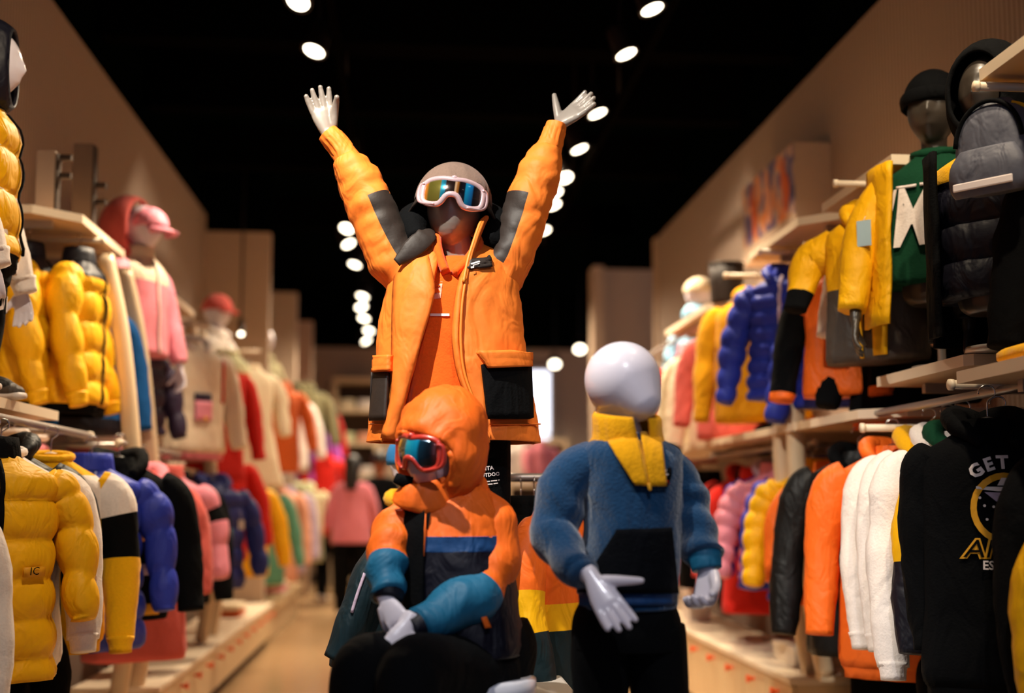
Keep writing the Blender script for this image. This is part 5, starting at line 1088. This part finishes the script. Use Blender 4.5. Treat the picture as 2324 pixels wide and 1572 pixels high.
for s in (-1, 1):
    rs = [[Vector((s * (.115 + .10 * u + .04 * (z - .1) * (1 if s < 0 else .2)), -.105 + .03 * u + .09 * u * u - .014 * ns((u * 4, z * 9, s + 4)), .66 - z)) for u in [k / 6 for k in range(7)]] for z in [.02 + .5 * i / 14 for i in range(15)]]
    o = obj('jacket_front', G().grid(rs, False), m_yel if s < 0 else m_black, mn, sol=.012); o['label'] = 'yellow open front of the jacket' if s < 0 else 'black open front of the jacket'
    obj('jacket_sleeve', G().sweep([(s * .14, 0, .585), (s * .20, -.01, .48), (s * .235, -.04, .34), (s * .245, -.08, .19)], [.058, .062, .055, .042], 16, 6, mod=lambda t, a, c: .006 * ns((c.x * 12, a, c.z * 14))), m_yel if s < 0 else m_black, mn)
rs = [[Vector((.19 * math.cos(a), .03 + .11 * math.sin(a), .63 - z)) for a in [pi * k / 14 for k in range(15)]] for z in [.46 * i / 8 for i in range(9)]]
obj('jacket_back', G().grid(rs, False), m_black, mn, sol=.012)
# grey sling bag on the hooded mannequin
c_ = W(2262, 345, 2.78); bg = thing('sling_bag', 'slate grey sling bag with white strip on the hooded mannequin', 'bag', c_, R(-52))
obj('main_pouch', G().sweep([(0, 0, -.10), (0, 0, -.07), (0, 0, 0), (0, 0, .08), (0, .005, .125)], [(.075, .035), (.095, .05), (.1, .055), (.085, .05), (.045, .03)], 20, 5, ref=(0, -1, 0), pw=3), m_grey, bg)
obj('front_pocket', G().sweep([(0, -.05, -.115), (0, -.055, -.09), (0, -.058, -.04), (0, -.052, .0)], [(.085, .018), (.095, .026), (.092, .024), (.07, .01)], 20, 5, pw=3), m_grey, bg)
obj('reflective_strip', G().box(-.075, .075, -.088, -.082, -.105, -.085), m_print, bg, smooth=False, bev=.003)
obj('piping', G().sweep([(.085 * math.sin(a), -.045, .01 + .11 * math.cos(a)) for a in [-1.5 + 3 * i / 12 for i in range(13)]], [.006] * 13, 8, 2), m_black, bg)
obj('shoulder_strap', G().sweep([(.05, -.02, .11), (.085, -.0, .09), (.10, .0, .03), (.11, .02, -.02)], [(.006, .014)] * 4, 8, 4), m_yel, bg)
# black coat hanging at the right edge in front
garment('long_coat', 'black coat with small white mark at the right picture edge', 'coat', (1.68, 2.64, 1.965), R(-50), .50, .19, .1, m=m_black, collar='hood', sl=.46, hang='pale', patches=[('mark', -.02, .02, -.45, -.47, m_print), ('cuff_patch', .1, .15, -.2, -.26, m_yprint)])
# mannequin with sky-blue scarf in the middle distance on the right
mn = shelf_mannequin('mannequin with pale cap and sky blue scarf on the far right shelf', (W(1590, 690, 7.2).x, 7.2, 1.402), R(-60), m_white, .84)
dome(mn, 'cap', (0, -.01, .99), (.088, .102, .09), m_cream)
obj('scarf', G().sweep([(.08 * math.cos(a), .075 * math.sin(a), .85 + .01 * math.sin(3 * a)) for a in [2 * pi * i / 14 for i in range(15)]], [(.04, .045)] * 15, 10, 2, ref=(0, 0, 1)), m_sky, mn)
garment('x', '', '', (0, 0, .84), 0, .4, .165, .1, m=m_sky, collar='stand', sl=.38, parent=mn, part='jacket', bands=[(.5, m_pinkc, 1.01)])
# poster board on the cut-corner shelf
def poster_mat():
    m = bpy.data.materials.new('poster_print'); m.use_nodes = True; nt = m.node_tree; b = nt.nodes['Principled BSDF']
    tc = nt.nodes.new('ShaderNodeTexCoord'); v = nt.nodes.new('ShaderNodeTexNoise'); v.inputs['Scale'].default_value = 7; v.inputs['Detail'].default_value = 4
    r = nt.nodes.new('ShaderNodeValToRGB'); r.color_ramp.elements[0].position = .36; r.color_ramp.elements[0].color = lin('#463a6e'); r.color_ramp.elements[1].position = .64; r.color_ramp.elements[1].color = lin('#e8862e')
    for p, c in ((.45, '#6d5a86'), (.53, '#c9a78e'), (.57, '#e0925a')): e = r.color_ramp.elements.new(p); e.color = lin(c)
    nt.links.new(tc.outputs['Object'], v.inputs['Vector']); nt.links.new(v.outputs['Fac'], r.inputs[0]); nt.links.new(r.outputs[0], b.inputs['Base Color']); b.inputs['Roughness'].default_value = .5
    return m
ps_ = thing('poster_box', 'orange and purple printed poster box high on the right wall', 'poster', (1.917, 5.74, 2.45))
obj('box', G().box(0, XR - 1.917, 0, .95, 0, .46), m_wallp, ps_, smooth=False, bev=.003)
obj('print', G().box(-.004, 0, .0, .9, .10, .455), poster_mat(), ps_, smooth=False)
for k in range(3):
    o = obj('printed_figure', G().sweep([(-.006, .14 + .28 * k, .13), (-.006, .12 + .28 * k, .24), (-.006, .17 + .28 * k, .33), (-.006, .15 + .28 * k, .42)], [(.03, .001), (.06, .001), (.045, .001), (.02, .001)], 10, 4, ref=(1, 0, 0)), [m_pumpk, m_peach, m_pumpk][k], ps_)
bn_ = thing('storage_bin', 'brown storage bin on the far right shelf above the cream jackets', 'bin', (1.60, 5.9, 2.102)); obj('bin_body', G().sweep([(0, 0, 0), (0, 0, .01), (0, 0, .2)], [.075, .08, .09], 20, 2, ref=(0, 1, 0)), m_brown, bn_); obj('bin_rim', G().sweep([(.09 * math.cos(a), .09 * math.sin(a), .2) for a in [2 * pi * i / 20 for i in range(21)]], [.006] * 21, 6, 1, ref=(0, 0, 1)), m_charc, bn_)
# folded stacks and small goods on shelves and cabinets
def folded(label, loc, rz, cols, w=.2, d=.24, group='folded clothes on shelves'):
    t = thing('folded_stack', label, 'clothes stack', loc, rz, group)
    for i, m_ in enumerate(cols):
        obj('folded_top', G().sweep([(0, -d / 2, .022 + i * .042), (0, -d * .45, .022 + i * .042), (0, d * .4, .022 + i * .042), (0, d / 2, .022 + i * .042)], [(w * .46, .015), (w / 2, .021), (w / 2, .021), (w * .46, .017)], 16, 3, ref=(0, 0, 1), pw=5, mod=lambda t_, a, c: .002 * ns((c.y * 30, a, i))), m_, t)
folded('dark folded clothes on the second high left shelf', (-1.42, 6.0, 2.171), 0, [m_charc, m_brown, m_black, m_charc])
folded('navy folded clothes at the end of the second high left shelf', (-1.40, 6.55, 2.171), 0, [m_bpuff, m_navy])
folded('yellow folded cloth on the low right shelf', (1.50, 2.62, 1.421), 0, [m_yellow])
folded('pink and white folded clothes on the low left shelf', (-1.4, 4.3, 1.261), 0, [m_pinkc, m_whitec])
folded('coral folded clothes on the low left shelf', (-1.36, 5.3, 1.261), 0, [m_coral, m_pinkc, m_whitec])
folded('red folded clothes beside the rear uprights', (-1.36, 5.9, 1.261), 0, [m_redc])
folded('white folded clothes beside the rear uprights', (-1.34, 6.12, 1.261), 0, [m_whitec, m_whitec])
folded('white and red folded clothes on the long right shelf', (1.62, 5.9, 1.401), 0, [m_whitec, m_redc])
folded('rust folded clothes on the long right shelf', (1.66, 5.2, 1.401), 0, [m_black, m_pumpk])
folded('orange folded cloth on the left cabinets by the fin', (-1.25, 8.4, .316), 0, [m_pumpk, m_cream], .22, .3)
folded('cream folded clothes past the fin on the floor shelf', (-1.2, 10.3, .3), 0, [m_cream, m_pinkc, m_cream], .3, .5)
fb = thing('floor_bench', 'low bench past the left fin with folded clothes', 'bench', (-1.4, 9.7, 0)); obj('bench_top', G().box(-.25, .35, 0, 2.2, .24, .3), m_cab, fb, smooth=False); obj('bench_base', G().box(-.22, .3, .05, 2.15, 0, .24), m_cab, fb, smooth=False)
def carton(label, loc, sz, m_, rz=0):
    t = thing('shoe_box', label, 'box', loc, rz, 'shoe boxes on the cabinets'); x, y, z = sz
    obj('box_body', G().box(-x / 2, x / 2, -y / 2, y / 2, 0, z * .75), m_, t, smooth=False); obj('lid', G().box(-x / 2 - .004, x / 2 + .004, -y / 2 - .004, y / 2 + .004, z * .7, z), m_, t, smooth=False, bev=.002)
carton('grey shoe box on the near left cabinet', (-1.32, 4.3, .261), (.2, .3, .09), m_grey); carton('pale shoe box beside the grey one on the near left cabinet', (-1.3, 4.75, .261), (.2, .3, .08), m_edge)
carton('pale shoe box on the right cabinet under the blue puffer', (1.72, 5.15, .401), (.2, .3, .08), m_edge); carton('white carton on the right cabinet by the fist', (1.68, 7.0, .401), (.12, .2, .2), m_rub)

# ------------------------------------------------------------------ display rack behind the mannequins
rk = rail('garment_rack', 'grey rack rail between the orange and blue mannequins', (W(1140, 1083, 3.62).x, 3.62, hz(1083, 3.62)), (W(1345, 1083, 3.62).x, 3.62, hz(1083, 3.62)), r=.0135)
for s in (0, 1):
    x = (W(1345, 1083, 3.62).x - W(1140, 1083, 3.62).x) * s
    obj('rack_leg', G().sweep([(x, 0, 0), (x, 0, -.4), (x, 0, -hz(1083, 3.62) + .31)], [.0125] * 3, 10, 2), m_rail, rk); obj('rack_foot', G().box(x - .02, x + .02, -.12, .12, -hz(1083, 3.62) + .30, -hz(1083, 3.62) + .32), m_rail, rk, smooth=False)
zt_ = hz(1083, 3.62) - .10
garment('jacket', 'black jacket with orange side stripe on the display rack', J, (W(1182, 1100, 3.62).x, 3.62, zt_), R(82), .75, .17, m=m_black, collar='stand', sl=.6, hang='dark', sbands=[(.2, m_orange2, .62), (.62, m_cream, .85)], group='jackets on the display rack')
garment('jacket', 'plain black jacket in the middle of the display rack', J, (W(1212, 1100, 3.62).x, 3.62, zt_), R(88), .75, .17, m=m_black, collar='stand', sl=.6, hang='dark', group='jackets on the display rack')
garment('jacket', 'orange, yellow and dark teal jacket behind the blue sleeve', J, (W(1262, 1100, 3.5).x, 3.45, zt_ + .02), R(52), .62, .15, .08, m=m_orange2, collar='stand', sl=.52, spread=.03, hang='dark', bands=[(.50, m_yel, .60), (.60, m_dteal, 1.01)], sbands=[(.45, m_yel, .62), (.62, m_dteal, 1.01)], group='jackets on the display rack')
# child mannequin with blue beanie behind the seated one, dark teal coat beside it
mn = shelf_mannequin('mannequin in blue beanie and yellow jacket half behind the seated one', (W(955, 1085, 3.8).x, 3.8, .30), R(-60), m_white, .79, legs=True)
dome(mn, 'beanie', (0, -.01, .93), (.09, .105, .1), mat('bright_blue_knit', '#2e86c8', .85, bump=.5), low=-.2)
obj('scarf', G().sweep([(.085 * math.cos(a), .085 * math.sin(a), .80 + .008 * math.sin(2 * a)) for a in [2 * pi * i / 14 for i in range(15)]], [(.034, .03)] * 15, 10, 2, ref=(0, 0, 1)), m_yellow, mn)
garment('x', '', '', (0, 0, .79), 0, .5, .165, .1, m=m_yel, collar='stand', sl=.44, parent=mn, part='jacket')
obj('trousers', G().sweep([(0, 0, .42), (0, 0, .3), (0, 0, .05)], [(.12, .08), (.125, .085), (.12, .07)], 16, 3), m_black, mn)
Yt = 3.15
tc_ = thing('long_coat', 'dark teal coat with printed stripe left of the seated mannequin', 'coat', W(870, 1250, Yt))
org_ = W(870, 1250, Yt)
obj('body', G().sweep(L3([(893, 1210), (888, 1260), (860, 1360), (840, 1470), (832, 1520)], Yt + .02), [(.04, .05), (.07, .07), (.085, .08), (.1, .08), (.1, .08)], 22, 5, mod=lambda t, a, c: .006 * ns((c.x * 12, a, c.z * 12))), m_dteal, tc_, org_)
obj('sleeve', G().sweep(L3([(872, 1240, -.02), (840, 1310, -.04), (808, 1400, -.05), (772, 1497, -.05)], Yt), [(.035, .04), (.047, .05), (.046, .05), (.043, .045)], 20, 6, mod=lambda t, a, c: .004 * ns((c.x * 16, a, c.z * 16))), m_dteal, tc_, org_)
obj('printed_stripe', G().sweep(L3([(828, 1300, -.092), (812, 1345, -.098), (798, 1390, -.102)], Yt), [(.004, .002)] * 3, 6, 4), m_lav, tc_, org_)
obj('hood', G().sweep(L3([(870, 1225, -.05), (890, 1205, 0), (915, 1215, .05)], Yt), [.03, .04, .03], 12, 4), m_dteal, tc_, org_)
st_ = obj('stand_pole', G().sweep([W(893, 1230, Yt + .02), W(893, 1400, Yt + .02), Vector((W(893, 1230, Yt).x, Yt + .02, .3))], [.012] * 3, 8, 2), m_rail, tc_, org_)

# ------------------------------------------------------------------ shoppers and the back of the shop
def person(label, loc, yaw, h, top, bot, hair=m_hair, long_hair=True, sl=None):
    k = h / 1.6; t = thing('person', label, 'person', loc, yaw); g = G()
    head_geo(g, Vector((0, -.01, 1.48 * k)), Matrix.Identity(3), .072 * k, .09 * k, .112 * k, feat=1)
    for s in (-1, 1): g.ball((s * .073 * k, .0, 1.47 * k), (.012 * k, .02 * k, .03 * k), 6)
    g.sweep([(0, 0, 1.42 * k), (0, 0, 1.34 * k), (0, 0, 1.28 * k)], [.05 * k, .05 * k, .07 * k], 10, 4)
    g.sweep([(0, 0, 1.33 * k), (0, 0, 1.28 * k), (0, 0, 1.05 * k), (0, 0, .85 * k), (0, 0, .75 * k)], [(.08 * k, .06 * k), (.17 * k, .09 * k), (.14 * k, .09 * k), (.155 * k, .10 * k), (.12 * k, .09 * k)], 16, 4)
    for s in (-1, 1):
        P = [(s * .15 * k, 0, 1.27 * k), (s * .21 * k, 0, 1.05 * k), (s * .225 * k, -.05 * k, .85 * k)]
        g.sweep(P, [.045 * k, .04 * k, .028 * k], 10, 4); hand_geo(g, P[-1], (0, -.2, -1), (-s, 0, 0), s, .9 * k)
        g.sweep([(s * .08 * k, 0, .82 * k), (s * .09 * k, 0, .45 * k), (s * .09 * k, .01, .06 * k)], [.085 * k, .055 * k, .038 * k], 12, 4)
    obj('body', g, m_skin, t, rm=.008, sm=3)
    tp = obj('top', G().sweep([(0, 0, 1.34 * k), (0, 0, 1.29 * k), (0, 0, 1.05 * k), (0, 0, .78 * k), (0, 0, .74 * k)], [(.07 * k, .06 * k), (.185 * k, .105 * k), (.18 * k, .12 * k), (.20 * k, .13 * k), (.19 * k, .12 * k)], 24, 5, mod=lambda t_, a, c: .008 * ns((c.z * 6, a * 1.5, 2))), top, t)
    for s in (-1, 1): obj('sleeve', G().sweep([(s * .14 * k, 0, 1.27 * k), (s * .205 * k, 0, 1.08 * k), (s * .225 * k, -.04 * k, .89 * k)], [.06 * k, .058 * k, .046 * k], 14, 5), sl or top, tp)
    tr_ = obj('trousers', G().sweep([(0, 0, .86 * k), (0, 0, .78 * k), (0, 0, .7 * k)], [(.16 * k, .11 * k), (.175 * k, .12 * k), (.15 * k, .11 * k)], 18, 3), bot, t)
    for s in (-1, 1):
        obj('trouser_leg', G().sweep([(s * .085 * k, 0, .78 * k), (s * .095 * k, 0, .45 * k), (s * .095 * k, 0, .07 * k)], [.098 * k, .08 * k, .062 * k], 14, 5), bot, tr_)
        obj('shoe', G().sweep([(s * .095 * k, .06 * k, .045), (s * .095 * k, 0, .05), (s * .095 * k, -.12 * k, .035)], [(.038 * k, .04), (.042 * k, .045), (.035 * k, .028)], 12, 4, ref=(0, 0, 1)), m_rub, t)
    dome(t, 'hair', (0, .012, 1.50 * k), (.086 * k, .102 * k, .108 * k), hair, low=-.25)
    if long_hair: obj('hair_length', G().sweep([(0, .075 * k, 1.5 * k), (0, .10 * k, 1.38 * k), (0, .12 * k, 1.26 * k)], [(.07 * k, .035 * k), (.075 * k, .035 * k), (.05 * k, .02 * k)], 14, 4), hair, t)
    return t
pz = lambda px, Y: (W(px, 1135, Y).x, Y, 0)
person('shopper in pink top and black trousers seen from behind', pz(800, 11.3), R(175), 1.52, m_pinkc, m_black)
person('shopper in dark clothes right of the pink one', pz(862, 12.2), R(200), 1.6, m_black, m_black, long_hair=False)
person('shopper in black standing left of the pink one', pz(752, 13.2), R(160), 1.62, m_black, m_black, sl=m_redc)
# back wall shelving
def shelving(label, px0, px1, py0, Y, cols):
    a, b = W(px0, 1135, Y), W(px1, 1135, Y); zt = hz(py0, Y); w = b.x - a.x
    t = thing('shelving_unit', label, 'shelving', (a.x, Y, 0)); 
    for x in (0, w - .05): obj('side_panel', G().box(x, x + .05, 0, .4, 0, zt), m_post, t, smooth=False)
    obj('back_panel', G().box(0, w, .38, .4, 0, zt), m_toe, t, smooth=False); obj('top_panel', G().box(0, w, 0, .4, zt, zt + .06), m_post, t, smooth=False)
    n = len(cols)
    for i in range(n): obj('shelf_board', G().box(.05, w - .05, .0, .38, zt * i / n + .05, zt * i / n + .09), m_post, t, smooth=False)
    for i, cs in enumerate(cols):
        for j, m_ in enumerate(cs):
            x = .05 + (w - .1) * (j + .5) / len(cs); folded('small folded pile on the back shelving, level %s place %s of %s' % (ORD[i] if i else 'lowest', ORD[j] if j else 'first', label.split(' ')[0]), (a.x + x, Y + .18, zt * i / n + .091), 0, [m_] * 3, (w - .1) / len(cs) * .85, .3, 'folded piles on the back shelving')
shelving('arched beige shelving unit on the back wall behind the pink shopper', 752, 858, 868, 15.9, [[m_black, m_charc], [m_black, m_brown, m_redc], [m_black, m_whitec], [m_grey, m_whitec], [m_celery, m_peach], [m_cream, m_whitec]])
shelving('white lit shelving unit below the bright back window', 1150, 1290, 1005, 15.4, [[m_pumpk, m_coral], [m_whitec, m_peach, m_redc], [m_whitec, m_pinkc]])
for i, (px, py, Y, m_, lab) in enumerate(((735, 1075, 12.6, m_redc, 'red shirt far down the left wall'), (745, 1160, 12.9, m_red, 'small red bag far down the left wall'))):
    p = W(px, py, Y); garment('knit_top', lab, 'top', (p.x, p.y, p.z + .2), R(20), .45, .15, m=m_, collar='crew', sl=.35, res=.5)
rail('garment_rack', 'far rack rail before the bright back window', (W(1160, 1000, 14.7).x, 14.7, hz(985, 14.7)), (W(1290, 1000, 14.7).x, 14.7, hz(985, 14.7)))

for px, m_, lab in ((1185, m_whitec, 'white garment before the bright back window'), (1228, m_pinkc, 'pink garment before the bright back window')):
    garment('knit_top', lab, 'top', (W(px, 1000, 14.7).x, 14.7, hz(985, 14.7) - .105), R(20), .45, .15, m=m_, collar='crew', sl=.35, res=.5, hang='dark')
def paper_tag(label, p, rz, m_, w=.03, h=.06):
    t = thing('hang_tag', label, 'tag', p, rz); obj('card', G().box(-w / 2, w / 2, -.001, .001, -h, 0), m_, t, smooth=False); obj('string', G().sweep([(0, 0, 0), (0, .01, .03), (0, .02, .055)], [.0009] * 3, 5, 3), m_print, t)
paper_tag('white paper tag on the blue sweatshirt', W(226, 735, 4.9), R(30), m_tag)
paper_tag('white paper tag on the navy puffer jacket', W(548, 1180, 6.5), R(20), m_tag, .03, .05)
